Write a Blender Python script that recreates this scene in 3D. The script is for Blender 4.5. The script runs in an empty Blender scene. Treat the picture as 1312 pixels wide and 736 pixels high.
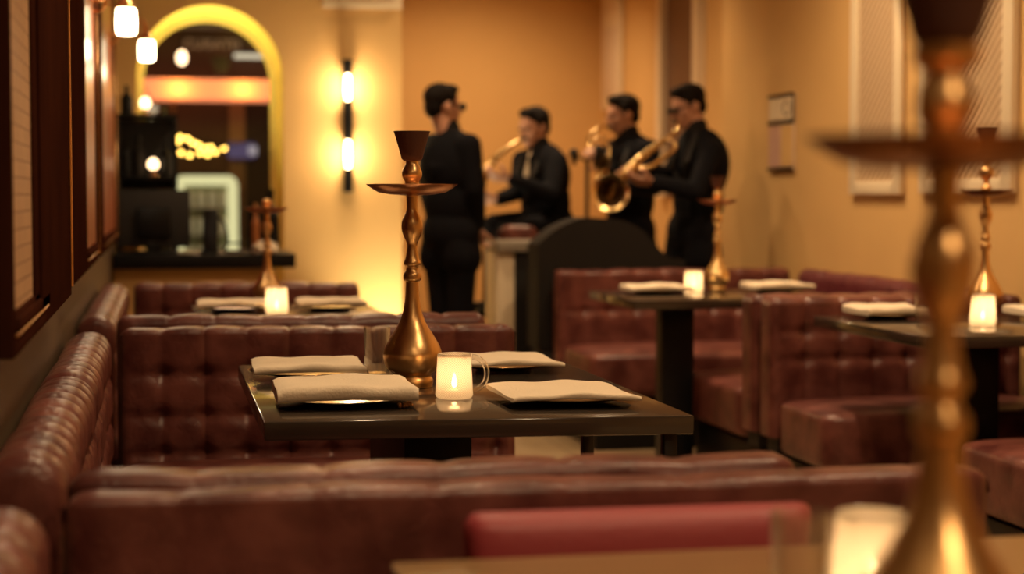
import bpy, bmesh, math, random
from mathutils import Vector, Matrix, Euler
random.seed(7)
PI = math.pi
R = math.radians
scene = bpy.context.scene
col = scene.collection

# ------------------------------------------------------------------ camera, world, exposure, room light
CAM_H, FPX = 1.165, 2200.0
YAW, PITCH = R(11.569), R(3.070)
cd = bpy.data.cameras.new('camera'); cam = bpy.data.objects.new('camera', cd); col.objects.link(cam)
cam.location = (0, 0, CAM_H); cam.rotation_euler = (PI/2 - PITCH, 0, -YAW)
cd.sensor_width = 36; cd.lens = FPX/1312*36; cd.clip_start = .05
cd.dof.use_dof = True; cd.dof.focus_distance = 3.55; cd.dof.aperture_fstop = 2.5
scene.camera = cam
scene.view_settings.view_transform = 'Standard'; scene.view_settings.look = 'None'
scene.view_settings.gamma = 1; scene.view_settings.use_curve_mapping = False
scene.view_settings.exposure = 0.0
w = bpy.data.worlds.new('night'); scene.world = w; w.use_nodes = True
w.node_tree.nodes['Background'].inputs[0].default_value = (.05, .035, .03, 1)
w.node_tree.nodes['Background'].inputs[1].default_value = .3

WARM = (1, .69, .385)
WARM2 = (1, .74, .46)
def light(name, kind, loc, power, color=WARM, rot=(0, 0, 0), size=.2, parent=None, spot=None, blend=.6, sy=None):
    l = bpy.data.lights.new(name, kind); l.energy = power; l.color = color
    if kind == 'AREA':
        l.size = size
        if sy: l.shape = 'RECTANGLE'; l.size_y = sy
    else: l.shadow_soft_size = size
    if kind == 'SPOT': l.spot_size = R(spot or 100); l.spot_blend = blend
    o = bpy.data.objects.new(name, l); o.location = loc; o.rotation_euler = rot
    col.objects.link(o); o.parent = parent
    return o
# added downlights: position (x, y), watts, aim tilt in degrees round x and y, cone
ADDED_DOWNLIGHTS = [(.55, .6, 16, 0, 0, 110), (.5, 3.4, 15, 0, 0, 105), (.5, 6.1, 13, 0, 0, 105), (1.6, 2.2, 13, 0, 0, 110),
              (2.35, 5.0, 9, 0, 0, 105), (2.3, 7.2, 12, 0, 0, 110), (1.0, 8.3, 14, 12, 0, 110), (2.2, 9.8, 19, 10, 0, 115), (2.3, 12.0, 21, 12, 0, 120),
              (1.9, 6.6, 22, 0, -32, 100), (1.9, 4.2, 20, 0, -32, 100), (1.2, -1.0, 30, 0, 0, 120)]

LP = 7.0
# ------------------------------------------------------------------ helpers
def link(o): col.objects.link(o); return o
def thing(name, label, cat, loc=(0, 0, 0), rz=0, group=None):
    o = bpy.data.objects.new(name, None); link(o); o.empty_display_size = .1
    o.location = loc; o.rotation_euler = (0, 0, rz); o['label'] = label; o['category'] = cat
    if group: o['group'] = group
    return o
def tag(o, label, cat, group=None):
    o['label'] = label; o['category'] = cat
    if group: o['group'] = group
    return o
def struct(o): o['kind'] = 'structure'; return o
def dup(root, loc, rz=None, label=None, group=None):
    r = root.copy(); link(r); r.location = loc
    if rz is not None: r.rotation_euler = (0, 0, rz)
    if label: r['label'] = label
    if group: r['group'] = group
    for ch in list(root.children):
        c = ch.copy(); link(c); c.parent = r
        for g in list(ch.children):
            d = g.copy(); link(d); d.parent = c
    return r
def finish(bm, name, mat, parent=None, smooth=True, angle=40):
    bmesh.ops.recalc_face_normals(bm, faces=bm.faces)
    me = bpy.data.meshes.new(name); bm.to_mesh(me); bm.free()
    me.materials.append(mat)
    if smooth:
        me.polygons.foreach_set('use_smooth', [True]*len(me.polygons))
        try: me.set_sharp_from_angle(angle=R(angle))
        except Exception: pass
    o = bpy.data.objects.new(name, me); link(o); o.parent = parent
    return o
def box(bm, x0, x1, y0, y1, z0, z1, bev=0, seg=2, M=None):
    r = bmesh.ops.create_cube(bm, size=1)
    vs = r['verts']
    for v in vs: v.co = Vector(((x0+x1)/2+v.co.x*(x1-x0), (y0+y1)/2+v.co.y*(y1-y0), (z0+z1)/2+v.co.z*(z1-z0)))
    if bev:
        es = list({e for v in vs for e in v.link_edges})
        rr = bmesh.ops.bevel(bm, geom=es, offset=bev, segments=seg, affect='EDGES', profile=.5)
        vs = rr['verts']
    if M is not None:
        seen = set(); st = list(vs)
        while st:
            v = st.pop()
            if v in seen: continue
            seen.add(v)
            for e in v.link_edges: st.append(e.other_vert(v))
        for v in seen: v.co = M @ v.co
    return bm
def Box(name, mat, x0, x1, y0, y1, z0, z1, bev=0, parent=None, seg=2):
    bm = bmesh.new(); box(bm, x0, x1, y0, y1, z0, z1, bev, seg)
    return finish(bm, name, mat, parent, smooth=bev > 0)
def lathe(bm, prof, n=40, c=(0, 0), M=None):
    rings = []
    for (r, z) in prof:
        if r < 1e-5: rings.append([bm.verts.new((c[0], c[1], z))])
        else: rings.append([bm.verts.new((c[0]+r*math.cos(2*PI*i/n), c[1]+r*math.sin(2*PI*i/n), z)) for i in range(n)])
    for a, b in zip(rings, rings[1:]):
        if len(a) == 1 and len(b) == 1: continue
        for i in range(n):
            j = (i+1) % n
            if len(a) == 1: bm.faces.new((a[0], b[i], b[j]))
            elif len(b) == 1: bm.faces.new((a[i], a[j], b[0]))
            else: bm.faces.new((a[i], a[j], b[j], b[i]))
    if M is not None:
        for r in rings:
            for v in r: v.co = M @ v.co
    return bm
def smooth_prof(pts, k=4):
    out = []
    P = [pts[0]] + list(pts) + [pts[-1]]
    for i in range(1, len(P)-2):
        p0, p1, p2, p3 = P[i-1], P[i], P[i+1], P[i+2]
        for t in range(k):
            t = t/k
            out.append(tuple(.5*((2*p1[a])+(-p0[a]+p2[a])*t+(2*p0[a]-5*p1[a]+4*p2[a]-p3[a])*t*t+(-p0[a]+3*p1[a]-3*p2[a]+p3[a])*t**3) for a in range(len(p1))))
    out.append(pts[-1])
    return out
def tube(bm, pts, rad, n=10, cap=True):
    pts = [Vector(p) for p in pts]
    rs = rad if isinstance(rad, (list, tuple)) else [rad]*len(pts)
    rings = []; up = None
    for i, p in enumerate(pts):
        t = (pts[min(i+1, len(pts)-1)]-pts[max(i-1, 0)]).normalized()
        if up is None: up = Vector((0, 0, 1)) if abs(t.z) < .9 else Vector((1, 0, 0))
        a = (up - t*up.dot(t)).normalized(); b = t.cross(a); up = a
        rings.append([bm.verts.new(p+(a*math.cos(2*PI*k/n)+b*math.sin(2*PI*k/n))*rs[i]) for k in range(n)])
    for a, b in zip(rings, rings[1:]):
        for k in range(n): bm.faces.new((a[k], a[(k+1) % n], b[(k+1) % n], b[k]))
    if cap:
        bm.faces.new(rings[0][::-1]); bm.faces.new(rings[-1])
    return bm
def ball(bm, c, r, sub=2, rot=None):
    rr = r if isinstance(r, (tuple, list)) else (r, r, r)
    M = Matrix.Translation(c)
    if rot is not None: M = M @ rot.to_4x4()
    M = M @ Matrix.Diagonal((*rr, 1))
    bmesh.ops.create_icosphere(bm, subdivisions=sub, radius=1, matrix=M)

# ------------------------------------------------------------------ materials
def mat(name, color, rough=.5, metal=0, noise=None, bump=None, spec=None, coat=0, emis=None, trans=0):
    """noise=(scale, colour2, contrast)  bump=(scale, strength)"""
    m = bpy.data.materials.new(name); m.use_nodes = True
    nt = m.node_tree; b = nt.nodes['Principled BSDF']
    b.inputs['Base Color'].default_value = (*color, 1); b.inputs['Roughness'].default_value = rough
    b.inputs['Metallic'].default_value = metal
    if spec is not None: b.inputs['Specular IOR Level'].default_value = spec
    if coat: b.inputs['Coat Weight'].default_value = coat; b.inputs['Coat Roughness'].default_value = .15
    if emis: b.inputs['Emission Color'].default_value = (*emis[0], 1); b.inputs['Emission Strength'].default_value = emis[1]
    if trans: b.inputs['Transmission Weight'].default_value = trans
    tc = nt.nodes.new('ShaderNodeTexCoord')
    if noise:
        n = nt.nodes.new('ShaderNodeTexNoise'); n.inputs['Scale'].default_value = noise[0]; n.inputs['Detail'].default_value = 6
        nt.links.new(tc.outputs['Object'], n.inputs['Vector'])
        cr = nt.nodes.new('ShaderNodeValToRGB')
        k = noise[2] if len(noise) > 2 else .2
        cr.color_ramp.elements[0].position = .5-k; cr.color_ramp.elements[1].position = .5+k
        cr.color_ramp.elements[0].color = (*color, 1); cr.color_ramp.elements[1].color = (*noise[1], 1)
        nt.links.new(n.outputs['Fac'], cr.inputs['Fac']); nt.links.new(cr.outputs['Color'], b.inputs['Base Color'])
    if bump:
        n = nt.nodes.new('ShaderNodeTexNoise'); n.inputs['Scale'].default_value = bump[0]; n.inputs['Detail'].default_value = 8
        nt.links.new(tc.outputs['Object'], n.inputs['Vector'])
        bp = nt.nodes.new('ShaderNodeBump'); bp.inputs['Strength'].default_value = bump[1]; bp.inputs['Distance'].default_value = .01
        nt.links.new(n.outputs['Fac'], bp.inputs['Height']); nt.links.new(bp.outputs['Normal'], b.inputs['Normal'])
    return m
def leather(name, c1, c2, rough):
    m = mat(name, c1, rough, noise=(9, c2, .14), spec=.4, coat=.10)
    m.node_tree.nodes['Principled BSDF'].inputs['Coat Roughness'].default_value = .3
    nt = m.node_tree; b = nt.nodes['Principled BSDF']; tc = nt.nodes['Texture Coordinate']
    v = nt.nodes.new('ShaderNodeTexVoronoi'); v.inputs['Scale'].default_value = 14; v.feature = 'DISTANCE_TO_EDGE'
    nz = nt.nodes.new('ShaderNodeTexNoise'); nz.inputs['Scale'].default_value = 6; nz.inputs['Detail'].default_value = 6
    mx = nt.nodes.new('ShaderNodeMixRGB'); mx.inputs[0].default_value = .35
    nt.links.new(tc.outputs['Object'], mx.inputs[1]); nt.links.new(tc.outputs['Object'], nz.inputs['Vector'])
    nt.links.new(nz.outputs['Color'], mx.inputs[2]); nt.links.new(mx.outputs[0], v.inputs['Vector'])
    r = nt.nodes.new('ShaderNodeValToRGB'); r.color_ramp.elements[0].position = 0; r.color_ramp.elements[1].position = .09
    nt.links.new(v.outputs['Distance'], r.inputs['Fac'])
    b1 = nt.nodes.new('ShaderNodeBump'); b1.inputs['Strength'].default_value = .16; b1.inputs['Distance'].default_value = .004
    nt.links.new(r.outputs['Color'], b1.inputs['Height'])
    n2 = nt.nodes.new('ShaderNodeTexNoise'); n2.inputs['Scale'].default_value = 55; n2.inputs['Detail'].default_value = 6
    nt.links.new(tc.outputs['Object'], n2.inputs['Vector'])
    b2 = nt.nodes.new('ShaderNodeBump'); b2.inputs['Strength'].default_value = .3; b2.inputs['Distance'].default_value = .004
    nt.links.new(n2.outputs['Fac'], b2.inputs['Height']); nt.links.new(b1.outputs['Normal'], b2.inputs['Normal'])
    nt.links.new(b2.outputs['Normal'], b.inputs['Normal'])
    return m
M = {}
M['leather'] = leather('worn_leather', (.085, .021, .018), (.20, .066, .052), .36)
M['plum'] = leather('plum_leather', (.11, .020, .028), (.15, .030, .038), .40)
M['red'] = mat('red_leather', (.30, .040, .048), .5, bump=(80, .15))
M['plaster'] = mat('ochre_plaster', (.72, .45, .175), .85, noise=(3, (.67, .415, .16), .3), bump=(30, .12))
M['cream'] = mat('cream_paint', (.80, .66, .46), .6)
M['niche'] = mat('brown_niche', (.16, .085, .05), .5, noise=(2, (.2, .11, .07), .3))
M['ceiling'] = mat('ceiling_paint', (.6, .5, .38), .9)
M['floor'] = None
M['wood'] = mat('dark_mahogany', (.040, .014, .009), .42, noise=(5, (.058, .019, .011), .25), bump=(20, .06), spec=0)
M['redwood'] = mat('red_mahogany', (.36, .085, .030), .32, noise=(4, (.26, .060, .022), .3), spec=.12)
M['olive'] = mat('olive_brown_dado', (.12, .078, .040), .45, noise=(6, (.10, .065, .035), .3))
M['gilt'] = mat('gilt_bead', (.75, .42, .18), .28, 1)
M['brass'] = mat('aged_brass', (.80, .52, .24), .33, 1, noise=(14, (.68, .40, .16), .25), bump=(40, .06))
M['brassd'] = mat('bright_brass', (.85, .60, .28), .26, 1)
M['bell_shade'] = mat('shaded_bell_brass', (.10, .05, .02), .5, .8)  # shade inside the horn bells, put into the metal colour
M['tray_shade'] = mat('shaded_tray_brass', (.20, .085, .035), .35, 1)  # low light under the trays painted into a darker metal colour
M['copper'] = mat('copper_tray', (.55, .26, .13), .28, 1)
M['clay'] = mat('brown_clay', (.085, .030, .020), .6, bump=(60, .2))
M['black'] = mat('black_lacquer', (.006, .006, .007), .4, spec=.25)
M['blackm'] = mat('matt_black', (.014, .012, .012), .7)
M['tabletop'] = mat('smoked_tabletop', (.042, .031, .023), .13, noise=(8, (.048, .035, .026), .3), spec=.8)
M['golden'] = mat('tabletop_wall_sheen', (.42, .26, .11), .32, .55, noise=(5, (.34, .20, .08), .3))  # golden wall reflection on the dark tabletop, painted into its colour
M['steel'] = mat('dark_steel', (.035, .032, .03), .35, .6)
M['plate'] = mat('navy_plate', (.008, .009, .014), .12, coat=.6)
M['linen'] = mat('cream_linen', (.78, .66, .50), .85, bump=(180, .2))
M['suit'] = mat('black_suit', (.006, .006, .009), .9, spec=.15)
M['satin'] = mat('black_satin', (.008, .007, .008), .4, spec=.3)
M['shirt'] = mat('dark_shirt', (.012, .010, .010), .9, spec=.2)
M['grey'] = mat('grey_trousers', (.10, .085, .07), .8)
M['skin'] = mat('skin', (.60, .33, .22), .5, noise=(12, (.56, .28, .18), .3))
M['hair'] = mat('dark_hair', (.008, .005, .004), .75, bump=(60, .6), spec=.15)
M['white'] = mat('white_shirt', (.6, .5, .4), .7)
M['charcoal'] = mat('charcoal_panel', (.011, .009, .008), .75, noise=(5, (.015, .012, .010), .3), spec=.25)
M['stone'] = mat('grey_stone', (.28, .24, .19), .5)
M['wax'] = mat('wax', (.85, .75, .6), .5)
M['paper'] = mat('paper', (.72, .56, .40), .7)
M['pinkpaper'] = mat('pink_paper', (.60, .36, .28), .7)
M['rubber'] = mat('rubber', (.02, .02, .02), .8)
def emit(name, c, s):
    m = bpy.data.materials.new(name); m.use_nodes = True; nt = m.node_tree; nt.nodes.clear()
    e = nt.nodes.new('ShaderNodeEmission'); e.inputs[0].default_value = (*c, 1); e.inputs[1].default_value = s
    o = nt.nodes.new('ShaderNodeOutputMaterial'); nt.links.new(e.outputs[0], o.inputs[0]); return m
def glass(name, c=(1, 1, 1), rough=0.0, ior=1.45):
    m = mat(name, c, rough, trans=1); m.node_tree.nodes['Principled BSDF'].inputs['IOR'].default_value = ior; return m
def thin_glass(name, tint=(.9, .9, .88)):
    m = bpy.data.materials.new(name); m.use_nodes = True; nt = m.node_tree; nt.nodes.clear()
    t = nt.nodes.new('ShaderNodeBsdfTransparent'); t.inputs[0].default_value = (*tint, 1)
    g = nt.nodes.new('ShaderNodeBsdfGlossy'); g.inputs['Roughness'].default_value = .02
    f = nt.nodes.new('ShaderNodeFresnel'); f.inputs[0].default_value = 1.5
    mx = nt.nodes.new('ShaderNodeMixShader'); o = nt.nodes.new('ShaderNodeOutputMaterial')
    nt.links.new(f.outputs[0], mx.inputs[0]); nt.links.new(t.outputs[0], mx.inputs[1]); nt.links.new(g.outputs[0], mx.inputs[2])
    nt.links.new(mx.outputs[0], o.inputs[0]); return m
def clear_glass(name):
    """thin-walled drinking glass: see-through face on, bright at the rims"""
    m = bpy.data.materials.new(name); m.use_nodes = True; nt = m.node_tree; nt.nodes.clear()
    N = nt.nodes.new; L = nt.links.new
    t = N('ShaderNodeBsdfTransparent'); t.inputs[0].default_value = (.97, .95, .92, 1)
    g = N('ShaderNodeBsdfGlossy'); g.inputs['Roughness'].default_value = .06
    d = N('ShaderNodeBsdfTranslucent'); d.inputs[0].default_value = (.9, .8, .7, 1)
    lw = N('ShaderNodeLayerWeight'); lw.inputs[0].default_value = .5
    pw = N('ShaderNodeMath'); pw.operation = 'POWER'; L(lw.outputs['Facing'], pw.inputs[0]); pw.inputs[1].default_value = 1.7
    ad = N('ShaderNodeMath'); ad.operation = 'MULTIPLY_ADD'; L(pw.outputs[0], ad.inputs[0]); ad.inputs[1].default_value = .95; ad.inputs[2].default_value = .06
    mx = N('ShaderNodeMixShader'); L(ad.outputs[0], mx.inputs[0]); L(t.outputs[0], mx.inputs[1]); L(g.outputs[0], mx.inputs[2])
    m2 = N('ShaderNodeMixShader'); m2.inputs[0].default_value = .025; L(mx.outputs[0], m2.inputs[1]); L(d.outputs[0], m2.inputs[2])
    o = N('ShaderNodeOutputMaterial'); L(m2.outputs[0], o.inputs[0]); return m
def lantern_glass(name, pattern=False, tl=.62):
    """pressed glass round a candle: light scatters through it"""
    m = bpy.data.materials.new(name); m.use_nodes = True; nt = m.node_tree; nt.nodes.clear()
    N = nt.nodes.new; L = nt.links.new
    tr = N('ShaderNodeBsdfTranslucent'); tr.inputs[0].default_value = (.95, .86, .72, 1)
    tp = N('ShaderNodeBsdfTransparent'); tp.inputs[0].default_value = (.98, .93, .86, 1)
    gl = N('ShaderNodeBsdfGlossy'); gl.inputs['Roughness'].default_value = .12
    df = N('ShaderNodeBsdfDiffuse'); df.inputs[0].default_value = (.75, .66, .55, 1)
    m1 = N('ShaderNodeMixShader'); m1.inputs[0].default_value = tl
    if pattern:      # pressed diamond facets: the ridges pass less light than the pads
        tc = N('ShaderNodeTexCoord'); sp = N('ShaderNodeSeparateXYZ'); L(tc.outputs['Object'], sp.inputs[0])
        def mth(op, a, b=None):
            n = N('ShaderNodeMath'); n.operation = op
            for i, v in enumerate((a, b)):
                if v is None: continue
                if isinstance(v, (int, float)): n.inputs[i].default_value = v
                else: L(v, n.inputs[i])
            return n.outputs[0]
        ang = mth('MULTIPLY', mth('ARCTAN2', sp.outputs['Y'], sp.outputs['X']), 21.0)
        hz = mth('MULTIPLY', sp.outputs['Z'], 620.0)
        g = mth('MINIMUM', mth('ABSOLUTE', mth('SINE', mth('ADD', ang, hz))), mth('ABSOLUTE', mth('SINE', mth('SUBTRACT', ang, hz))))
        g = mth('MINIMUM', mth('MULTIPLY', g, 2.2), 1.0)
        cr = N('ShaderNodeMixRGB'); L(g, cr.inputs[0]); cr.inputs[1].default_value = (.34, .20, .13, 1); cr.inputs[2].default_value = (.97, .88, .74, 1)
        L(cr.outputs[0], tr.inputs[0]); L(cr.outputs[0], tp.inputs[0])
    L(tp.outputs[0], m1.inputs[1]); L(tr.outputs[0], m1.inputs[2])
    m2 = N('ShaderNodeMixShader'); m2.inputs[0].default_value = .12; L(m1.outputs[0], m2.inputs[1]); L(df.outputs[0], m2.inputs[2])
    f = N('ShaderNodeFresnel'); f.inputs[0].default_value = 1.45
    m3 = N('ShaderNodeMixShader'); L(f.outputs[0], m3.inputs[0]); L(m2.outputs[0], m3.inputs[1]); L(gl.outputs[0], m3.inputs[2])
    o = N('ShaderNodeOutputMaterial'); L(m3.outputs[0], o.inputs[0]); return m
M['glass'] = clear_glass('clear_glass')
M['lantern'] = lantern_glass('pressed_glass', True)
M['frost'] = lantern_glass('frosted_glass', tl=.85)
M['pane'] = thin_glass('window_pane')
M['flame'] = emit('candle_flame', (1, .66, .30), 30)
M['bulb'] = emit('warm_bulb', (1, .80, .50), 14)
M['globe'] = emit('small_globe_glow', (1, .66, .34), 5)
M['bulb2'] = emit('warm_wall_bulb', (1, .78, .45), 16)
M['lens'] = emit('added_downlight_lens', (1, .72, .42), 6)

def wall_nodes_floor():
    m = mat('tan_tile', (.33, .23, .13), .38, spec=.4)
    nt = m.node_tree; b = nt.nodes['Principled BSDF']; tc = nt.nodes['Texture Coordinate']
    br = nt.nodes.new('ShaderNodeTexBrick'); br.inputs['Scale'].default_value = 1; br.inputs['Brick Width'].default_value = .6
    br.inputs['Row Height'].default_value = .6; br.inputs['Mortar Size'].default_value = .004; br.offset = 0
    br.inputs['Color1'].default_value = (.34, .24, .14, 1); br.inputs['Color2'].default_value = (.30, .21, .12, 1); br.inputs['Mortar'].default_value = (.12, .08, .05, 1)
    nt.links.new(tc.outputs['Object'], br.inputs['Vector']); nt.links.new(br.outputs['Color'], b.inputs['Base Color']); return m
M['floor'] = wall_nodes_floor()
def brickmat():
    m = mat('painted_brick', (.50, .31, .17), .55)
    nt = m.node_tree; b = nt.nodes['Principled BSDF']; tc = nt.nodes['Texture Coordinate']
    sp = nt.nodes.new('ShaderNodeSeparateXYZ'); cb = nt.nodes.new('ShaderNodeCombineXYZ')
    nt.links.new(tc.outputs['Object'], sp.inputs[0]); nt.links.new(sp.outputs['Y'], cb.inputs['X']); nt.links.new(sp.outputs['Z'], cb.inputs['Y'])
    br = nt.nodes.new('ShaderNodeTexBrick'); br.inputs['Scale'].default_value = 1; br.inputs['Brick Width'].default_value = .11
    br.inputs['Row Height'].default_value = .025; br.inputs['Mortar Size'].default_value = .0018; br.inputs['Mortar Smooth'].default_value = .4
    br.inputs['Color1'].default_value = (.52, .32, .18, 1); br.inputs['Color2'].default_value = (.45, .27, .15, 1); br.inputs['Mortar'].default_value = (.30, .17, .09, 1)
    nt.links.new(cb.outputs[0], br.inputs['Vector']); nt.links.new(br.outputs['Color'], b.inputs['Base Color'])
    bp = nt.nodes.new('ShaderNodeBump'); bp.invert = True; bp.inputs['Strength'].default_value = .6; bp.inputs['Distance'].default_value = .006
    nt.links.new(br.outputs['Fac'], bp.inputs['Height']); nt.links.new(bp.outputs['Normal'], b.inputs['Normal']); return m
M['brick'] = brickmat()
def stripemat():
    m = mat('carved_lattice', (.62, .44, .27), .6)
    nt = m.node_tree; b = nt.nodes['Principled BSDF']; tc = nt.nodes['Texture Coordinate']
    mp = nt.nodes.new('ShaderNodeMapping'); mp.inputs['Rotation'].default_value = (R(40), 0, 0)
    wv = nt.nodes.new('ShaderNodeTexWave'); wv.bands_direction = 'Z'; wv.inputs['Scale'].default_value = 9; wv.inputs['Distortion'].default_value = .4
    nt.links.new(tc.outputs['Object'], mp.inputs[0]); nt.links.new(mp.outputs[0], wv.inputs['Vector'])
    r = nt.nodes.new('ShaderNodeValToRGB'); r.color_ramp.elements[0].color = (.46, .31, .18, 1); r.color_ramp.elements[1].color = (.66, .47, .29, 1)
    nt.links.new(wv.outputs['Fac'], r.inputs[0]); nt.links.new(r.outputs[0], b.inputs['Base Color'])
    bp = nt.nodes.new('ShaderNodeBump'); bp.inputs['Strength'].default_value = .5; bp.inputs['Distance'].default_value = .02
    nt.links.new(wv.outputs['Fac'], bp.inputs['Height']); nt.links.new(bp.outputs['Normal'], b.inputs['Normal']); return m
M['lattice'] = stripemat()

# ------------------------------------------------------------------ room shell
ZC = 3.0
XL, XR, XS = -.25, 3.2, 3.45
struct(Box('floor', M['floor'], -.4, 3.7, -3.2, 13.6, -.1, 0))
struct(Box('ceiling', M['ceiling'], -.4, 3.7, -3.2, 13.6, ZC, ZC+.1))
struct(Box('wall_left', M['olive'], XL-.12, XL, -3, 9.98, 0, ZC))
struct(Box('wall_right', M['plaster'], XR, XR+.4, -3, 9.55, 0, ZC))
struct(Box('wall_stage_side', M['plaster'], XS, XS+.15, 9.56, 13.35, 0, ZC))
struct(Box('wall_stage', M['plaster'], 1.24, 3.7, 13.35, 13.5, 0, ZC))
struct(Box('wall_stage_left', M['plaster'], 1.24, 1.389, 10.71, 13.34, 0, ZC))
struct(Box('wall_rear', M['plaster'], -.4, 3.7, -3.2, -3.05, 0, ZC))
# far wall with the arched opening, 0.7 m thick
AX, AR, AZ, YW, DW = .288, .412, 1.835, 10.0, .7
def arch_wall():
    bm = bmesh.new()
    x0, x1 = -.4, 1.39
    n = 32; zs = .62
    inner = [(AX-AR, zs)] + [(AX+AR*math.cos(PI-PI*i/n), AZ+AR*math.sin(PI-PI*i/n)) for i in range(n+1)] + [(AX+AR, zs)]
    outer = [(x0, zs)] + [(x0 + (x1-x0)*(i/n), ZC) for i in range(n+1)] + [(x1, zs)]
    for y in (YW, YW+DW):
        a = [bm.verts.new((p[0], y, p[1])) for p in inner]; b = [bm.verts.new((p[0], y, p[1])) for p in outer]
        for i in range(len(a)-1): bm.faces.new((a[i], a[i+1], b[i+1], b[i]))
        if y == YW: fa, fb = a, b
        else:
            for i in range(len(a)-1):
                bm.faces.new((fa[i], fa[i+1], a[i+1], a[i])); bm.faces.new((fb[i], fb[i+1], b[i+1], b[i]))
    box(bm, x0, x1, YW, YW+DW, 0, zs)
    return finish(bm, 'wall_far', M['plaster'], smooth=True, angle=25)
struct(arch_wall())
# window 1: frame and pane set in the back of the reveal
def arch_ring(bm, r0, r1, y0, y1, zb, cx=AX, cz=AZ, n=32, plane='y'):
    def pts(r): return [(cx-r, zb)] + [(cx+r*math.cos(PI-PI*i/n), cz+r*math.sin(PI-PI*i/n)) for i in range(n+1)] + [(cx+r, zb)]
    def mk(p, y): return bm.verts.new((p[0], y, p[1]) if plane == 'y' else (y, p[0], p[1]))
    A = [[mk(p, y) for p in pts(r)] for r, y in ((r0, y0), (r1, y0), (r1, y1), (r0, y1))]
    for k in range(4):
        a, b = A[k], A[(k+1) % 4]
        for i in range(len(a)-1): bm.faces.new((a[i], a[i+1], b[i+1], b[i]))
    for e in (0, -1): bm.faces.new([A[k][e] for k in range(4)])
def arch_face(bm, r, y, zb, cx=AX, cz=AZ, n=32, plane='y'):
    pts = [(cx-r, zb)] + [(cx+r*math.cos(PI-PI*i/n), cz+r*math.sin(PI-PI*i/n)) for i in range(n+1)] + [(cx+r, zb)]
    bm.faces.new([bm.verts.new((p[0], y, p[1]) if plane == 'y' else (y, p[0], p[1])) for p in pts])
bm = bmesh.new(); arch_ring(bm, AR-.035, AR, YW+DW-.09, YW+DW-.04, .621)
win = struct(finish(bm, 'window_1', M['cream']))
bm = bmesh.new(); arch_face(bm, AR-.034, YW+DW-.06, .63); finish(bm, 'window_pane', M['pane'], win)
Box('window_mullion', M['blackm'], .02, .045, YW+DW-.08, YW+DW-.05, .63, 1.70, parent=win)

# ---- left wall: panel boxes with frames
def wall_panel(name, label, y0, y1, inset, z0=.94, xs=-.20, near=.05, far=.16, rail=.035, bead=True):
    t = thing(name, label, 'wall panel', (XL+.003, y0, z0), group=None)
    H = ZC-.02-z0; W = y1-y0; x1 = xs-XL
    a, b = near, W-far
    bm = bmesh.new()
    box(bm, 0, x1, 0, a, 0, H, .003); box(bm, 0, x1, b, W, 0, H, .003); box(bm, 0, x1, a, b, 0, rail, .003)
    finish(bm, 'frame', M['wood'], t)
    bm = bmesh.new(); box(bm, .004, x1-.003, a, b, rail, H)
    finish(bm, 'inset_panel', M[inset], t, smooth=False)
    bm = bmesh.new()    # stepped moulding round the inset
    for wd, d in ((.030, .004), (.020, .010), (.010, .002)):
        q = 1.0 if inset != 'brick' else 4.0       # upright moulding is broader on the brick panel
        box(bm, x1-.004, x1-.002+d*.8, a, b, rail, rail+wd, .002)
        box(bm, x1-.004, x1-.002+d*.8, b-wd*q*2.4, b, rail, H, .002)
    finish(bm, 'moulding', M['wood'], t)
    if bead:
        bm = bmesh.new(); tube(bm, [(x1+.001, b+.010, .10), (x1+.001, b+.010, H)], .004, 8); tube(bm, [(x1+.001, W-.006, .02), (x1+.001, W-.006, H)], .004, 8)
        tube(bm, [(x1+.001, a, rail-.004), (x1+.001, b+.012, rail-.004)], .003, 8)
        finish(bm, 'bead', M['gilt'], t)
    return t
wall_panel('wall_panel', 'dark mahogany wall panel framing pale painted brick, nearest on the left wall', 2.43, 3.975, 'brick', near=.02, far=.86)
wall_panel('wall_panel', 'glossy red mahogany wall panel with gilt edges behind the nearer bracket lamp', 4.30, 6.20, 'redwood', xs=-.215, near=.95, far=.10)
wall_panel('wall_panel', 'red mahogany wall panel farthest along the left wall, next to the bar counter', 6.45, 8.75, 'redwood', xs=-.215, near=.35, far=.12)

# ---- stage side wall: pale framed panel and arched niche
t = thing('wall_panel', 'pale framed panel on the side wall behind the horn players', 'wall panel', (XS-.003, 12.2, 1.2))
t.location = (XS-.003, 12.90, 1.83)
Box('frame', M['cream'], -.03, 0, -.28, .28, .0, 1.16, .006, t)
Box('inset_panel', M['paper'], -.036, -.028, -.2, .2, .1, .62, .002, t)
Box('inset_panel', M['paper'], -.036, -.028, -.2, .2, .74, 1.13, .002, t)
nt_ = thing('arched_mirror', 'tall arched dark mirror with cream frame behind the sunglassed saxophonist', 'mirror', (XS-.002, 11.10, 1.15))
bm = bmesh.new(); arch_ring(bm, .36, .46, -.06, 0, 0, 0, 1.32, plane='x'); finish(bm, 'frame', M['cream'], nt_)
bm = bmesh.new(); arch_face(bm, .362, -.012, 0, 0, 1.32, plane='x'); finish(bm, 'mirror_glass', M['niche'], nt_, smooth=False)

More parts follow.
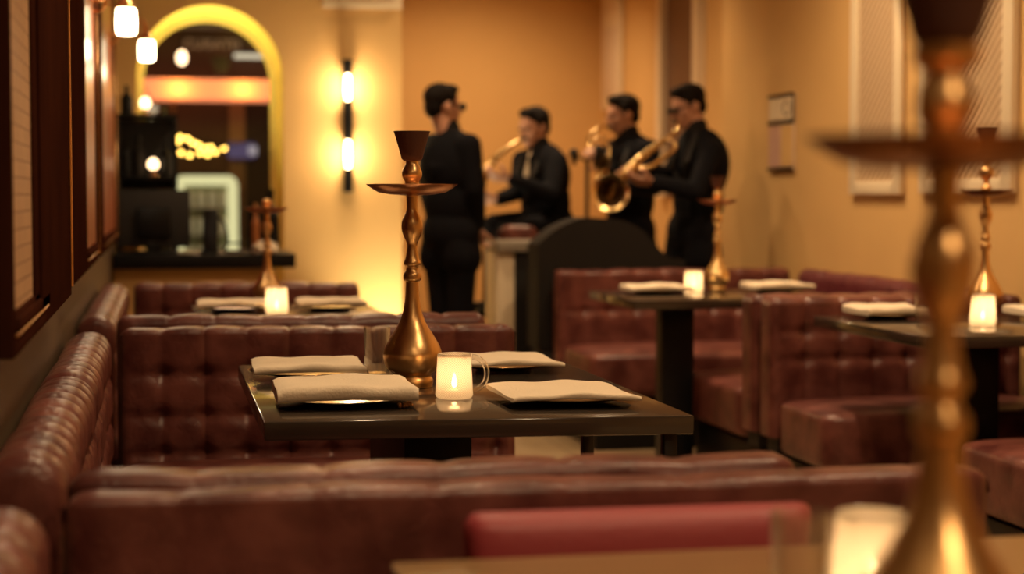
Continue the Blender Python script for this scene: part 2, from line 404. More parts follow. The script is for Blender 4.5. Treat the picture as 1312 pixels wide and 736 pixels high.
# ---- right wall: carved white panels, menu display, vent on far wall
def lattice_panel(label, y0, y1, zb):
    t = thing('lattice_panel', label, 'wall panel', (XR-.002, y0, zb), group='carved lattice panels on the right wall')
    W = y1-y0; H = 2.75-zb; s = .085
    bm = bmesh.new(); box(bm, -.03, 0, 0, s, 0, H, .004); box(bm, -.03, 0, W-s, W, 0, H, .004)
    box(bm, -.03, 0, s, W-s, 0, s*.7, .004); box(bm, -.03, 0, s, W-s, H-s, H, .004); finish(bm, 'frame', M['cream'], t)
    Box('lattice', M['lattice'], -.014, -.002, s, W-s, s*.7, H-s, parent=t)
    return t
lattice_panel('white framed lattice wall panel farther from the camera, left of the foreground hookah stem', 7.03, 7.60, 1.168)
lattice_panel('white framed lattice wall panel behind the hookah on the rightmost table', 6.03, 6.84, 1.172)
t = thing('menu_board', 'small framed notice board with black bars on the ochre right wall', 'notice board', (XR-.001, 8.37, 1.29))
Box('back_plate', M['paper'], -.012, 0, 0, .36, 0, .40, .002, t)
for z in (0, .245, .385): Box('bar', M['black'], -.02, -.012, -.005, .365, z, z+.018, .002, t)
Box('notice', M['cream'], -.016, -.012, .01, .17, .27, .38, 0, t)
bm = bmesh.new()
for i in range(20):
    a0, a1 = 2*PI*i/20, 2*PI*(i+1)/20
    tube(bm, [(-.017, .09+.05*math.cos(a0), .325+.035*math.sin(a0)), (-.017, .09+.05*math.cos(a1), .325+.035*math.sin(a1))], .004, 6)
finish(bm, 'ring_mark', M['clay'], t)
Box('notice', M['cream'], -.016, -.012, .19, .35, .27, .38, 0, t)
Box('notice', M['pinkpaper'], -.016, -.012, .19, .35, .025, .235, 0, t)
Box('notice', M['plaster'], -.016, -.012, .01, .17, .025, .235, 0, t)
Box('edge', M['black'], -.018, -.012, -.006, .004, .245, .40, 0, t)
t = thing('wall_vent', 'white framed grille high on the far wall beside the arch', 'vent', (.93, YW-.002, 2.245))
bm = bmesh.new(); box(bm, 0, .46, -.02, 0, 0, .05, .003); box(bm, 0, .46, -.02, 0, .27, .32, .003); box(bm, 0, .05, -.02, 0, .05, .27, .003); box(bm, .41, .46, -.02, 0, .05, .27, .003)
finish(bm, 'frame', M['cream'], t)
bm = bmesh.new()
for k in range(9): box(bm, .05, .41, -.012, 0, .06+k*.024, .068+k*.024)
finish(bm, 'louvre', M['cream'], t, smooth=False)

# ---- ceiling downlights out of view, added to fill the room with light
for i, (x, y, wts, tx, ty, cone) in enumerate(ADDED_DOWNLIGHTS):
    t = thing('added_downlight', 'unseen round ceiling downlight added to light the room', 'added light', (x, y, ZC-.002), group='added ceiling downlights')
    bm = bmesh.new(); lathe(bm, [(.045, 0), (.075, 0), (.075, -.012), (.048, -.014), (.045, 0)], 28); finish(bm, 'trim_ring', M['cream'], t)
    bm = bmesh.new(); lathe(bm, [(0, -.004), (.044, -.004)], 28); finish(bm, 'lens', M['lens'], t)
    light("added_downlight_beam", "SPOT", (0, 0, -.02), wts*LP, WARM, (R(tx), R(ty), 0), .05, t, cone+28, .9)

# ------------------------------------------------------------------ banquettes
def padded_back(name, parent, W, H, T, mt, seam=.12, rows=(), groove=.006, pit=.012, z0=0, loc=(0, 0, 0), rz=0, er=.03, roll=None, off=0, wob=.004):
    """tufted back: front face looks along -Y, top rolled over"""
    r = roll or T/2
    prof = []   # (y, z, ny, nz, kind)  kind: 1 front, .8 top, 0 rear
    nf = max(4, int((H-r)/.012))
    for i in range(nf): prof.append((0, (H-r)*i/nf, -1, 0, 1))
    na = 10
    for i in range(na+1):
        a = PI/2*i/na; prof.append((r-r*math.cos(a), H-r+r*math.sin(a), -math.cos(a), math.sin(a), 1))
    r2 = min(r, T-r) if T-r > .012 else .012
    if T-r-r2 > .005: prof.append(((r+T-r2)/2, H, 0, 1, .8))
    for i in range(0 if T-r-r2 > .005 else 1, na+1):
        a = PI/2*i/na; prof.append((T-r2+r2*math.sin(a), H-r2+r2*math.cos(a), math.sin(a), math.cos(a), .6*(1-i/na)))
    prof.append((T, 0, 1, 0, 0))
    nu = max(12, int(W/.010))
    us = [W*i/nu for i in range(nu+1)]
    us = sorted(set([0, er*.1, er*.3, er*.6] + [u for u in us if er < u < W-er] + [W-er*.6, W-er*.3, W-er*.1, W]))
    bm = bmesh.new(); rings = []
    rnd = random.Random(int(W*1000)+int(H*97)); ph = [rnd.uniform(0, 6) for _ in range(6)]
    for u in us:
        e = min(u, W-u); ins = er-math.sqrt(max(0, er*er-(er-min(e, er))**2))
        us_ = (u+off)/seam; du = abs(us_-round(us_))*seam
        ring = []
        for (y, z, ny, nz, k) in prof:
            d = 0
            if k > 0:
                du_ok = e > seam*.35
                pil = min(1, abs(math.sin(PI*us_))**.6)
                d += k*groove*(pil-1) if du_ok else 0
                if du_ok: d -= k*groove*.6*math.exp(-(du/.006)**2)
                zz = z+z0
                for rzz in rows:
                    dz = abs(zz-rzz)
                    d -= groove*1.3*math.exp(-(dz/.014)**2)*min(1, e/.04)
                    if du_ok: d -= pit*math.exp(-(du*du+dz*dz)/(.024**2))
                d += wob*.5*(math.sin(u*9+ph[0]+z*7)+math.sin(u*21+ph[1]-z*13)*.6)*min(1, e/.05)
            d -= ins if k > 0 or z > .01 else ins
            zt = z + nz*d
            ring.append(bm.verts.new((u, y+ny*d, z0+max(0, zt) if z > 0 else z0)))
        rings.append(ring)
    for a, b in zip(rings, rings[1:]):
        for i in range(len(a)-1): bm.faces.new((a[i], a[i+1], b[i+1], b[i]))
        bm.faces.new((a[-1], a[0], b[0], b[-1]))
    bm.faces.new(rings[0][::-1]); bm.faces.new(rings[-1])
    o = finish(bm, name, mt, parent, angle=60); o.location = loc; o.rotation_euler = (0, 0, rz); return o
def cushion(name, parent, mt, x0, x1, y0, y1, z0, z1, bev=.035, crown=.008):
    bm = bmesh.new(); box(bm, x0, x1, y0, y1, z0, z1, 0)
    bmesh.ops.subdivide_edges(bm, edges=bm.edges[:], cuts=7, use_grid_fill=True)
    cx, cy = (x0+x1)/2, (y0+y1)/2
    hx, hy, hz = (x1-x0)/2, (y1-y0)/2, (z1-z0)/2; cz = (z0+z1)/2
    for v in bm.verts:      # round the box by pulling onto an inset box plus radius
        p = Vector((v.co.x-cx, v.co.y-cy, v.co.z-cz))
        q = Vector((max(-hx+bev, min(hx-bev, p.x)), max(-hy+bev, min(hy-bev, p.y)), max(-hz+bev, min(hz-bev, p.z))))
        d = p-q
        # remap the outermost grid row so the rounding has vertices
        if d.length > 1e-6: p = q+d.normalized()*bev
        v.co = Vector((cx+p.x, cy+p.y, cz+p.z))
        if p.z > hz-bev*.9: v.co.z += crown*(1-(p.x/hx)**2)*(1-(p.y/hy)**2)
    o = finish(bm, name, mt, parent, angle=75)
    md = o.modifiers.new('soft', 'SUBSURF'); md.levels = md.render_levels = 1
    return o
def banquette(label, loc, rz, W, seat_d, T=.13, H=.50, rows=(.56, .68), seam=.12, mt='leather', group=None, seat=True, roll=.035, pieces=1, groove=.006, pit=.012, er=.03, off=0, seat_x=(0, 0)):
    """back runs along local +X from the origin, seat in front of it on the -Y side"""
    t = thing('banquette', label, 'banquette', loc, rz, group)
    g = .012; w = (W-g*(pieces-1))/pieces
    for k in range(pieces):
        padded_back('backrest', t, w, H, T, M[mt], seam, rows, groove, pit, z0=.30, loc=(k*(w+g), 0, 0), roll=roll, er=er, off=off)
    if seat: cushion('seat_cushion', t, M[mt], .01+seat_x[0], W-.01-seat_x[1], -seat_d, -.012, .24, .45)
    Box('plinth', M['black'], .04+seat_x[0]*.9, W-.04-seat_x[1]*.9, -seat_d+.06, T-.02, 0, .238 if seat else .298, .004, t)
    Box('back_panel', M['blackm'], .03, W-.03, .015, T-.02, .24, .299, .0, t)
    return t
LL = 'leather'
# left row: back-to-back pairs across the wall, long side benches between them
def place(x, y, rz, W, rev=False):
    """rev: bench looks away from the camera"""
    if not rev: return (x, y, 0), rz
    return (x+W*math.cos(rz), y+W*math.sin(rz), 0), rz+PI
a1 = R(-1.2); a2 = R(-4.6); a3 = R(-6.5)
l, r_ = place(-.125, 2.165, a1, 1.235)
banquette('brown leather banquette back nearest the camera, with the red cushion leaning on it', l, r_, 1.235, .50, T=.075, rows=(), seam=.165, groove=.003, roll=.016, er=.035, off=.02, H=.492)
l, r_ = place(-.12, 2.345, a1, .99, True)
banquette('brown leather banquette facing away, between the nearest banquette back and the laid dark table', l, r_, .99, .46, T=.085, rows=(.56, .68), seam=.165, roll=.018, groove=.005, H=.502)
l, r_ = place(-.115, 4.775, a2, 1.09)
banquette('tufted brown leather banquette facing the camera behind the laid dark table', l, r_, 1.09, .50, T=.10, rows=(.455, .56, .675), seam=.115, pit=.016, groove=.006, roll=.02)
l, r_ = place(-.12, 5.09, a2, 1.06, True)
banquette('brown leather banquette facing away, its top edge just above the tufted middle banquette', l, r_, 1.06, .46, T=.10, H=.52, rows=(.6,), seam=.13)
l, r_ = place(-.115, 7.26, a3, .93)
banquette('plum brown leather banquette farthest back in the left row, before the bar counter', l, r_, .93, .45, T=.10, rows=(.56, .68), seam=.12)
# side benches along the left wall: back faces +X
def side_left(label, y0, y1, pieces, mt='leather', sy=(0, 0), T=.118, H=.508):
    # local -Y must face +X : rotate by +90 deg -> local X runs +Y, local -Y -> +X
    return banquette(label, (XL+.004+T, y0, 0), PI/2, y1-y0, .44, T=T, H=H, rows=(.46, .57, .69), seam=.105, pieces=pieces, mt=mt, roll=.055, groove=.009, pit=.012, seat_x=sy)
side_left('brown leather side bench against the left wall in the bottom left corner', .55, 2.06, 2, sy=(0, .49))
side_left('glossy brown leather side bench along the left wall beside the laid dark table', 2.40, 4.64, 2, sy=(.52, .54))
side_left('brown leather side bench along the left wall beside the far left table', 5.16, 7.10, 2, sy=(.50, .50))
# right side booths
banquette('wide brown leather banquette facing the camera in front of the musicians', (1.89, 8.10, 0), 0, 1.19, .62, T=.14, rows=(.60,), seam=.13, pit=.014, roll=.03)
l, r_ = place(2.11, 6.075, 0, .97, True)
banquette('brown leather banquette end facing away on the near side of the right rear table', l, r_, .97, .72, T=.15, rows=(.6,), seam=.13, roll=.03)
banquette('tufted brown leather banquette facing the camera behind the rightmost table', (2.12, 5.76, 0), 0, .97, .50, T=.14, rows=(.58, .68), seam=.13, pit=.016, roll=.03)
l, r_ = place(2.28, 4.02, 0, .80, True)
banquette('brown leather banquette seat at the right edge, near side of the rightmost table', l, r_, .80, .68, T=.14, rows=(.6,), seam=.13, roll=.03)
def side_right(label, y0, y1, mt='plum', sx=(0, 0)):
    return banquette(label, (XR-.004-.105, y1, 0), -PI/2, y1-y0, .30, T=.105, rows=(.6,), seam=.15, mt=mt, roll=.05, groove=.003, pit=.004, seat_x=sx)
side_right('plum leather side bench along the right wall beside the right rear table', 6.28, 8.06, sx=(.68, .60))
side_right('plum leather side bench along the right wall beside the rightmost table', 3.75, 5.74, sx=(.54, .98))

# loose red cushion in the foreground booth
t = thing('back_cushion', 'smooth red leather cushion standing on the nearest banquette', 'cushion', (.352, 2.025, .459), R(-1.5))
bm = bmesh.new()
nx, nz = 40, 30; Wc, Hc, Tc = .445, .323, .07
def cpt(u, v, s):
    sx = .86+.14*v                     # slightly wider at the top
    x = (u-.5)*Wc*sx; z = v*Hc
    ex = 1-abs(2*u-1)**7; ez = 1-abs(2*v-1)**7
    th = Tc/2*(max(0, ex*ez))**.30
    cr = .020                          # rounded corners
    X = abs(x)-(Wc*sx/2-cr); Z = abs(z-Hc/2)-(Hc/2-cr)
    if X > 0 and Z > 0:
        q = math.hypot(X, Z)
        k = max(X, Z)/q if q > 0 else 1
        x = math.copysign(Wc*sx/2-cr+X*k, x); z = Hc/2+math.copysign(Hc/2-cr+Z*k, z-Hc/2)
    return (x+Wc/2, s*th, z)
for s in (-1, 1):
    g = [[bm.verts.new(cpt(i/nx, j/nz, s)) for i in range(nx+1)] for j in range(nz+1)]
    for j in range(nz):
        for i in range(nx): bm.faces.new((g[j][i], g[j][i+1], g[j+1][i+1], g[j+1][i]))
bmesh.ops.remove_doubles(bm, verts=bm.verts, dist=.0004)
finish(bm, 'cover', M['red'], t, angle=80)

# ------------------------------------------------------------------ tables
def table(label, loc, rz, W, D, ped, legs=(), top=.036, mt='tabletop', skew=(0, 0)):
    """origin: front-left corner at floor level; ped = (x0, x1, y0, y1)"""
    t = thing('dining_table', label, 'table', loc, rz)
    tt = Box('tabletop', M[mt], 0, W, 0, D, .75-top, .75, .004, t)
    for v in tt.data.vertices: v.co.y += (skew[0]+(skew[1]-skew[0])*v.co.y/D)*v.co.x/W
    Box('pedestal', M['black'], *ped, .03, .75-top-.012, .006, t)
    Box('mounting_plate', M['steel'], ped[0]-.06, ped[1]+.06, ped[2]-.04, ped[3]+.04, .75-top-.012, .75-top, 0, t)
    Box('foot_plate', M['black'], ped[0]-.10, ped[1]+.10, ped[2]-.08, ped[3]+.08, 0, .03, .006, t)
    for (x, y) in legs: Box('leg', M['steel'], x-.013, x+.013, y-.013, y+.013, 0, .75-top, .002, t)
    return t
TR = 0
T1 = table('dark square-edged dining table in sharp focus, laid with four napkins', (.182, 3.152, 0), TR, .80, 1.07, (.286, .423, .20, .77), ((.765, -.02), (.765, .62)), skew=(-.068, -.036))
T0 = table('dark dining table at the bottom right edge under the blurred hookah', (.25, .72, 0), 0, .95, 1.19, (.38, .54, .3, .8), mt='golden')
T3 = table('dark dining table of the far left booth', (.11, 5.62, 0), 0, .66, .98, (.25, .40, .25, .75))
T4 = table('dark dining table in the right rear booth before the musicians', (1.82, 6.50, 0), 0, .92, .72, (.17, .305, .18, .28))
T5 = table('dark dining table at the right edge, with a lit candle', (2.195, 4.66, 0), 0, .90, .90, (.23, .355, .24, .36))
T6 = thing('side_table', 'small dark table by the end of the bar counter', 'table', (.58, 8.28, 0))
Box('tabletop', M['black'], 0, .36, 0, .36, .665, .70, .004, T6)
bm = bmesh.new(); lathe(bm, [(0, .02), (.14, .02), (.14, .035), (.03, .05), (.022, .08), (.022, .60), (.06, .664), (0, .664)], 28, (.18, .18)); finish(bm, 'pedestal', M['black'], T6)
bm = bmesh.new(); lathe(bm, [(0, 0), (.16, 0), (.16, .02), (0, .02)], 28, (.18, .18)); finish(bm, 'base', M['black'], T6)

# ------------------------------------------------------------------ hookahs
K = .000858
BODY = [(0, 698), (45, 698), (50, 693), (52, 680), (47, 671), (50, 664), (58, 657), (69, 642), (74, 618), (71, 602), (64, 586), (50, 562), (37, 541), (26, 515), (19, 480), (17, 455), (16, 432)]
BODYF = [(0, 698), (50, 698), (56, 692), (58, 680), (52, 668), (60, 655), (77, 635), (86, 605), (80, 578), (68, 556), (55, 537), (39, 513), (25, 485), (19, 455), (17, 432)]
STEM = [(16, 432), (21, 429), (23, 424), (22, 412), (17, 405), (15, 396), (20, 390), (21, 383), (17, 372), (13, 350), (13, 338), (17, 327), (24, 311), (27, 293), (25, 277), (18, 262), (14, 250), (14, 228), (15, 214)]
TRAY = [(12, 216), (56, 213), (84, 208), (100, 199), (114, 189), (115, 187), (112, 188), (98, 196), (82, 203), (50, 206), (12, 207)]
NECK = [(13, 209), (18, 205), (21, 196), (18, 187), (18, 180), (24, 170), (25, 158), (21, 146), (16, 136), (16, 126)]
BOWL = [(0, 129), (20, 129), (26, 124), (29, 112), (37, 84), (44, 60), (46, 55), (42, 55), (33, 84), (24, 106), (0, 110)]
TALLNECK = [(13, 209), (17, 205), (14, 197), (20, 188), (21, 180), (14, 168), (11, 156), (17, 143), (28, 128), (31, 112), (24, 97), (14, 86), (12, 74), (20, 62), (26, 50), (26, 34), (16, 22), (14, 10)]
def P(pr, dy=0, sm=3):
    q = [(r*K, (698-y)*K+dy) for r, y in pr]
    q = smooth_prof(q, sm) if sm > 1 else q
    return [(max(0, r), z) for r, z in q]
def hookah(label, loc, kind='plain', s=(1, 1, 1), mt='brass'):
    t = thing('hookah', label, 'hookah', loc)
    def part(name, prof, m, n=48):
        prof = [(r*s[0], z*s[2]) for r, z in prof]
        bm = bmesh.new(); lathe(bm, prof, n); return finish(bm, name, M[m], t, angle=50)
    part('base', P(BODYF if kind == 'fore' else BODY), mt); part('stem', P(STEM), mt)
    part('tray', P(TRAY, sm=1), 'copper' if kind in ('plain', 'bare') else 'tray_shade', 64)
    if kind == 'tall':
        part('neck', P(TALLNECK), mt); part('bowl', P(BOWL, .100, 1), 'clay')
    elif kind == 'bare':
        part('neck', P(NECK[:8]+[(12, 142), (0, 140)]), mt)
    elif kind == 'fore':
        part('neck', P(NECK), mt)
        part('bowl_cup', P([(14, 137), (22, 134), (28, 127), (29, 117), (26, 116), (0, 117)], 0, 2), mt)
        part('bowl', P([(max(0, r*1.12), y) for r, y in BOWL], .012, 1), 'clay')
    else:
        part('neck', P(NECK), mt); part('bowl', P(BOWL, sm=1), 'clay')
    return t
hookah('brass hookah with brown clay bowl and copper tray, sharp on the central table', (.531, 3.665, .75))
hookah('large blurred brass hookah in the right foreground', (0.0, 0.0, .751), 'fore', (1.0, 1, 1.04))
FG = bpy.data.objects['hookah.001']
FG.location = (.548, 1.14, .751)
hookah('slim brass hookah without a bowl on the far left table', (.392, 6.50, .75), 'bare', (.86, 1, .84))
hookah('bright brass hookah on the right rear table, before the saxophonist', (2.35, 7.07, .75), 'plain', (.86, 1, .90), 'brassd')
hookah('tall slender brass hookah behind the candle on the rightmost table', (2.80, 5.50, .75), 'tall', (.98, 1, .99))

# ------------------------------------------------------------------ candles, glasses, plates
def candle(label, loc, handle=True, kind='lantern', s=1.0, watts=1.6, rz=0, diamonds=True):
    watts *= .11
    t = thing('candle_holder', label, 'candle', loc, rz)
    n = 60 if diamonds else 40
    bm = bmesh.new()
    rb, rt, h = .0385*s, .0335*s, .088*s
    rows = 26 if diamonds else 6
    rings = []
    def rr(z): 
        k = z/h; r = rb+(rt-rb)*k
        if k < .06: r -= .004*(1-k/.06)
        return r
    for j in range(rows+1):
        z = h*j/rows; ring = []
        for i in range(n):
            a = 2*PI*(i+(.5 if j % 2 else 0))/n; d = 0
            ring.append(bm.verts.new(((rr(z)+d)*math.cos(a), (rr(z)+d)*math.sin(a), z)))
        rings.append(ring)
    for j in range(3):       # rim and inner lip
        r = (rt-.0012*(j+1)); z = h+(.0015, .0008, -.008)[j]
        rings.append([bm.verts.new((r*math.cos(2*PI*(i+.5)/n), r*math.sin(2*PI*(i+.5)/n), z)) for i in range(n)])
    for a, b in zip(rings, rings[1:]):
        for i in range(n):
            j = (i+1) % n; bm.faces.new((a[i], a[j], b[j], b[i]))
    bm.faces.new(rings[0][::-1])
    finish(bm, 'glass_cup', M[kind], t, angle=60)
    if handle:
        bm = bmesh.new(); pts = []
        for i in range(15):
            a = PI/2-PI*i/14; pts.append((rt*.96+.004+.030*math.cos(a)*1.0, 0, .050+.034*math.sin(a)))
        tube(bm, pts, [.0055]*15, 10); finish(bm, 'handle', M['glass'], t)
    bm = bmesh.new(); lathe(bm, [(0, .003), (.019, .003), (.019, .017), (0, .017)], 24); tl = finish(bm, 'tealight', M['wax'], t, angle=30)
    bm = bmesh.new(); lathe(bm, [(0, .020), (.004, .024), (.0055, .031), (.0035, .042), (0, .052)], 14); finish(bm, 'flame', M['flame'], tl)
    light('candle_glow', 'POINT', (0, 0, .062*s), watts, (1, .58, .27), size=.012, parent=t)
    return t
candle('glowing diamond-cut glass candle mug with handle, on the central table', (.586, 3.452, .75), s=1.02, rz=R(-8), watts=1.3)
candle('blurred glowing candle glass in the foreground beside the large hookah', (.696, 1.60, .75), handle=False, kind='frost', s=1.08, watts=.45, diamonds=False)
candle('glowing candle glass on the far left table', (.393, 6.00, .75), handle=False, kind='frost', s=1.08, diamonds=False)
candle('glowing candle glass on the right rear table', (2.20, 6.93, .75), handle=False, kind='frost', s=1.08, diamonds=False)
candle('bright frosted candle glass on the rightmost table', (2.55, 5.02, .75), handle=False, kind='frost', s=1.12, diamonds=False)

def tumbler(label, loc, r=.0305, h=.117, water=True, taper=.9):
    t = thing('water_glass', label, 'drinking glass', loc)
    w = .0028; b = .013
    rb = r*taper
    bm = bmesh.new(); lathe(bm, [(0, .0005), (rb*.93, .0005), (rb, .004), (rb*1.01, .02), (r, h-.003), (r-w/2, h), (r-w, h-.003), (rb*1.01-w, b+.006), (rb*.8, b), (0, b)], 44)
    finish(bm, 'tumbler', M['glass'], t, angle=50)
    return t
tumbler('clear water glass beside the central hookah', (.478, 3.86, .75))
tumbler('blurred water glass in the right foreground', (.600, 1.545, .75), .030, .112)
tumbler('short water glass on the rightmost table', (2.47, 5.26, .75), .036, .085, taper=.95)
tumbler('small glass at the right edge of the rightmost table', (2.74, 4.98, .75), .03, .05)

def plate(label, loc, r=.132, rz=0):
    t = thing('dinner_plate', label, 'plate', loc, rz)
    bm = bmesh.new()
    q = r/.132
    lathe(bm, smooth_prof([(0, .002), (.060*q, .002), (.062*q, 0), (.068*q, 0), (.072*q, .002), (.105*q, .008), (r, .0145), (r+.001, .016), (r-.002, .0162), (.104*q, .011), (.072*q, .006), (0, .005)], 2), 64)
    t = finish(bm, 'dish', M['plate'], t, angle=50)
    bm = bmesh.new(); lathe(bm, [(r+.0000, .0158), (r+.0008, .0152), (r+.0014, .0158), (r+.0006, .0166), (r+.0000, .0158)], 64); finish(bm, 'rim', M['gilt'], t)
    return t
def napkin(label, loc, W=.255, D=.155, H=.026, rz=0, folds=3, slump=.004, mt='linen', round_front=True, skew=0):
    """soft folded cloth: stacked leaves joined along the front fold"""
    t = thing('napkin', label, 'napkin', loc, rz)
    for f in range(1):
        bm = bmesh.new(); n = 22; prof = []
        k = 9; hh = H/folds
        # S-shaped stack drawn as one closed cross-section in (y, z)
        pts = []
        for i in range(k+1):
            a = -PI/2+PI*i/k; pts.append((-math.cos(a)*H*.42, H/2+math.sin(a)*H/2))
        top = [(D*q, H-.003*math.sin(PI*q)) for q in (.1, .3, .5, .7, .9, .985)]
        back = []
        for j in range(folds):
            z1 = H-hh*j; z0 = z1-hh
            back += [(D-.001*j, z1-.0005), (D+.0015-.002*j, (z0+z1)/2), (D-.002*j, z0+.0012), (D-.016, z0+.0004)]
        bot = [(D*q, 0) for q in (.85, .5, .2)]
        prof = pts+top+back[:-1]+bot
        rings = []
        for i in range(n+1):
            u = i/n; e = min(u, 1-u)
            ring = []
            for (y, z) in prof:
                wob = .0018*math.sin(u*7+y*20+W*90)+.0012*math.sin(u*15-y*33)
                zz = z*(1-.18*max(0, 1-e/.05)**2)-slump*(2*u-1)**2*(1 if z >= 0 else 0)
                zz = max(zz+(wob if z > H*.4 else 0), -slump*(2*u-1)**2)
                ring.append(bm.verts.new(((u-.5)*(W-.004*abs(math.sin(y*60)))+skew*y, y-D/2+.003*math.sin(u*5), zz+slump)))
            rings.append(ring)
        for a, b in zip(rings, rings[1:]):
            for i in range(len(prof)):
                j = (i+1) % len(prof); bm.faces.new((a[i], a[j], b[j], b[i]))
        bm.faces.new(rings[0][::-1]); bm.faces.new(rings[-1])
        finish(bm, 'folded_cloth', M[mt], t, angle=50)
    return t
def setting(x, y, pl, nl, rz=0, **k):
    plate(pl, (x, y, .7505), rz=rz)
    k.setdefault('D', .21); napkin(nl, (x, y-.015, .7505+.0165), rz=rz, **k)
setting(.352, 3.40, 'dark plate at the near left corner of the central table', 'plump folded cream napkin at the near left corner of the central table', rz=R(-1), D=.21, H=.029, slump=.003, W=.272)
setting(.325, 3.93, 'dark plate at the far left corner of the central table', 'folded cream napkin at the far left corner of the central table', rz=R(-1), H=.018, W=.25, D=.21)
setting(.795, 3.34, 'dark plate at the near right corner of the central table', 'flat folded cream napkin at the near right corner of the central table', rz=R(-5), H=.011, D=.245, W=.25, skew=-.12)
setting(.80, 4.00, 'dark plate at the far right corner of the central table', 'flat folded cream napkin at the far right corner of the central table', rz=R(-5), H=.012, D=.23, W=.25, skew=-.12)
setting(.250, 6.20, 'dark plate left of the candle on the far left table', 'folded cream napkin left of the candle on the far left table', H=.02, W=.25, D=.22)
setting(.60, 6.22, 'dark plate right of the hookah on the far left table', 'folded cream napkin right of the hookah on the far left table', H=.02, W=.24, D=.22)
setting(2.03, 6.93, 'dark plate left of the candle on the right rear table', 'folded cream napkin left of the candle on the right rear table', H=.02, W=.26, D=.22)
setting(2.58, 6.98, 'dark plate right of the hookah on the right rear table', 'folded cream napkin right of the hookah on the right rear table', H=.022, W=.26, D=.22)
setting(2.40, 5.42, 'dark plate near the left edge of the rightmost table', 'folded cream napkin near the left edge of the rightmost table', H=.024, W=.24, D=.22)
setting(2.93, 5.28, 'dark plate at the right edge of the picture', 'folded cream napkin at the right edge of the picture', H=.024, W=.26, D=.22)
napkin('loose cream napkin on the near right corner of the far left table', (.68, 5.80, .752), W=.14, D=.16, H=.010, rz=R(-20))
t = thing('folded_card', 'small cream card lying under the edge of the water glass', 'card', (.425, 3.80, .7508), R(-12))
bm = bmesh.new(); box(bm, -.05, .028, -.035, .035, 0, .0015); box(bm, -.05, .028, -.03, .035, .0015, .004, .0006)
finish(bm, 'card_leaf', M['linen'], t)
def bead_cluster(name, label, loc, n, sp):
    t = thing(name, label, 'glass ornament', loc); bm = bmesh.new(); rn = random.Random(n)
    for k in range(n):
        q = Vector((rn.uniform(-sp, sp), rn.uniform(-sp*.5, sp*.5), .0045+rn.uniform(0, .006)))
        ball(bm, q, .0045, 1)
    finish(bm, 'beads', M['gilt'], t, smooth=False); return t
bead_cluster('crystal_bead_cluster', 'tiny glittering beads beside the near left plate on the central table', (.462, 3.295, .7505), 9, .014)

# ------------------------------------------------------------------ bracket lamps on the left wall
def bracket_lamp(label, y, z, reach, watts):
    t = thing('wall_lamp', label, 'wall lamp', (XL+.002, y, z))
    bm = bmesh.new(); lathe(bm, [(0, 0), (.045, 0), (.045, .008), (.03, .016), (.012, .02), (0, .02)], 28, M=Matrix.Translation((0, 0, .10)) @ Matrix.Rotation(PI/2, 4, 'Y'))
    finish(bm, 'wall_plate', M['gilt'], t)
    bm = bmesh.new()
    pts = smooth_prof([(.015, 0, .10), (.04, 0, .075), (.07, 0, .085), (.10, 0, .125), (reach-.02, 0, .14), (reach, 0, .11), (reach, 0, .085)], 5)
    tube(bm, pts, .006, 10)
    pts = smooth_prof([(.03, 0, .10), (.02, 0, .05), (.06, 0, .04), (.075, 0, .07), (.055, 0, .085)], 5); tube(bm, pts, .004, 8)
    for sg in (-1, 1):
        pts = smooth_prof([(reach-.01, 0, .10), (reach-.01, sg*.03, .12), (reach-.01, sg*.055, .10), (reach-.01, sg*.045, .08)], 5); tube(bm, pts, .0035, 8)
    finish(bm, 'scroll_arm', M['gilt'], t)
    bm = bmesh.new(); lathe(bm, [(0, .090), (.012, .088), (.030, .066), (.036, .052), (.033, .050), (.010, .060), (0, .06)], 28, (reach, 0)); finish(bm, 'gallery', M['brass'], t)
    bm = bmesh.new()
    prof = [(.030, .050), (.034, .042), (.036, .0), (.034, -.032), (.026, -.040), (0, -.042)]
    lathe(bm, smooth_prof(prof, 3), 28, (reach, 0)); finish(bm, 'glass_shade', M['bulb'], t)
    light('lamp_glow', 'POINT', (reach+.0, 0, -.09), watts, WARM2, size=.035, parent=t)
    return t
bracket_lamp('brass bracket lamp with bright square glass shade, nearer on the left wall', 6.02, 1.748, .142, 2.5)
bracket_lamp('brass bracket lamp with bright glass shade, farther on the left wall before the arch', 7.85, 1.80, .197, 2.5)

# ------------------------------------------------------------------ far wall light, floor uplight
t = thing('wall_sconce', 'vertical black wall sconce with two glowing bulbs on the ochre far wall', 'wall lamp', (1.068, YW-.055, 1.18))
H0 = 0
segs = [(0, .155), (.375, .555), (.69, .765)]
for k, (a, b) in enumerate([(0, .14), (.30, .53), (.68, .765)]):
    bm = bmesh.new(); lathe(bm, [(0, a), (.026, a), (.029, a+.004), (.029, b-.004), (.026, b), (0, b)], 28); finish(bm, 'black_tube', M['black'], t, angle=30)
Box('wall_bar', M['black'], -.012, .012, .030, .054, .02, .75, .002, t)
for (a, b) in ((.14, .30), (.53, .68)):
    bm = bmesh.new(); lathe(bm, smooth_prof([(0, a), (.014, a+.006), (.019, (a+b)/2), (.014, b-.006), (0, b)], 4), 22); finish(bm, 'bulb', M['bulb2'], t)
    light('bulb_glow', 'POINT', (0, -.06, (a+b)/2), 5, (1, .74, .42), size=.025, parent=t)
t = thing('floor_uplight', 'small floor uplight washing the end of the far wall', 'floor light', (1.30, 9.72, 0))
bm = bmesh.new(); lathe(bm, [(0, 0), (.06, 0), (.06, .07), (.052, .075), (.05, .06), (0, .06)], 24); finish(bm, 'housing', M['black'], t, angle=30)
bm = bmesh.new(); lathe(bm, [(0, .062), (.049, .062)], 24); finish(bm, 'lens', emit('uplight_lens', (1, .85, .5), 20), t)
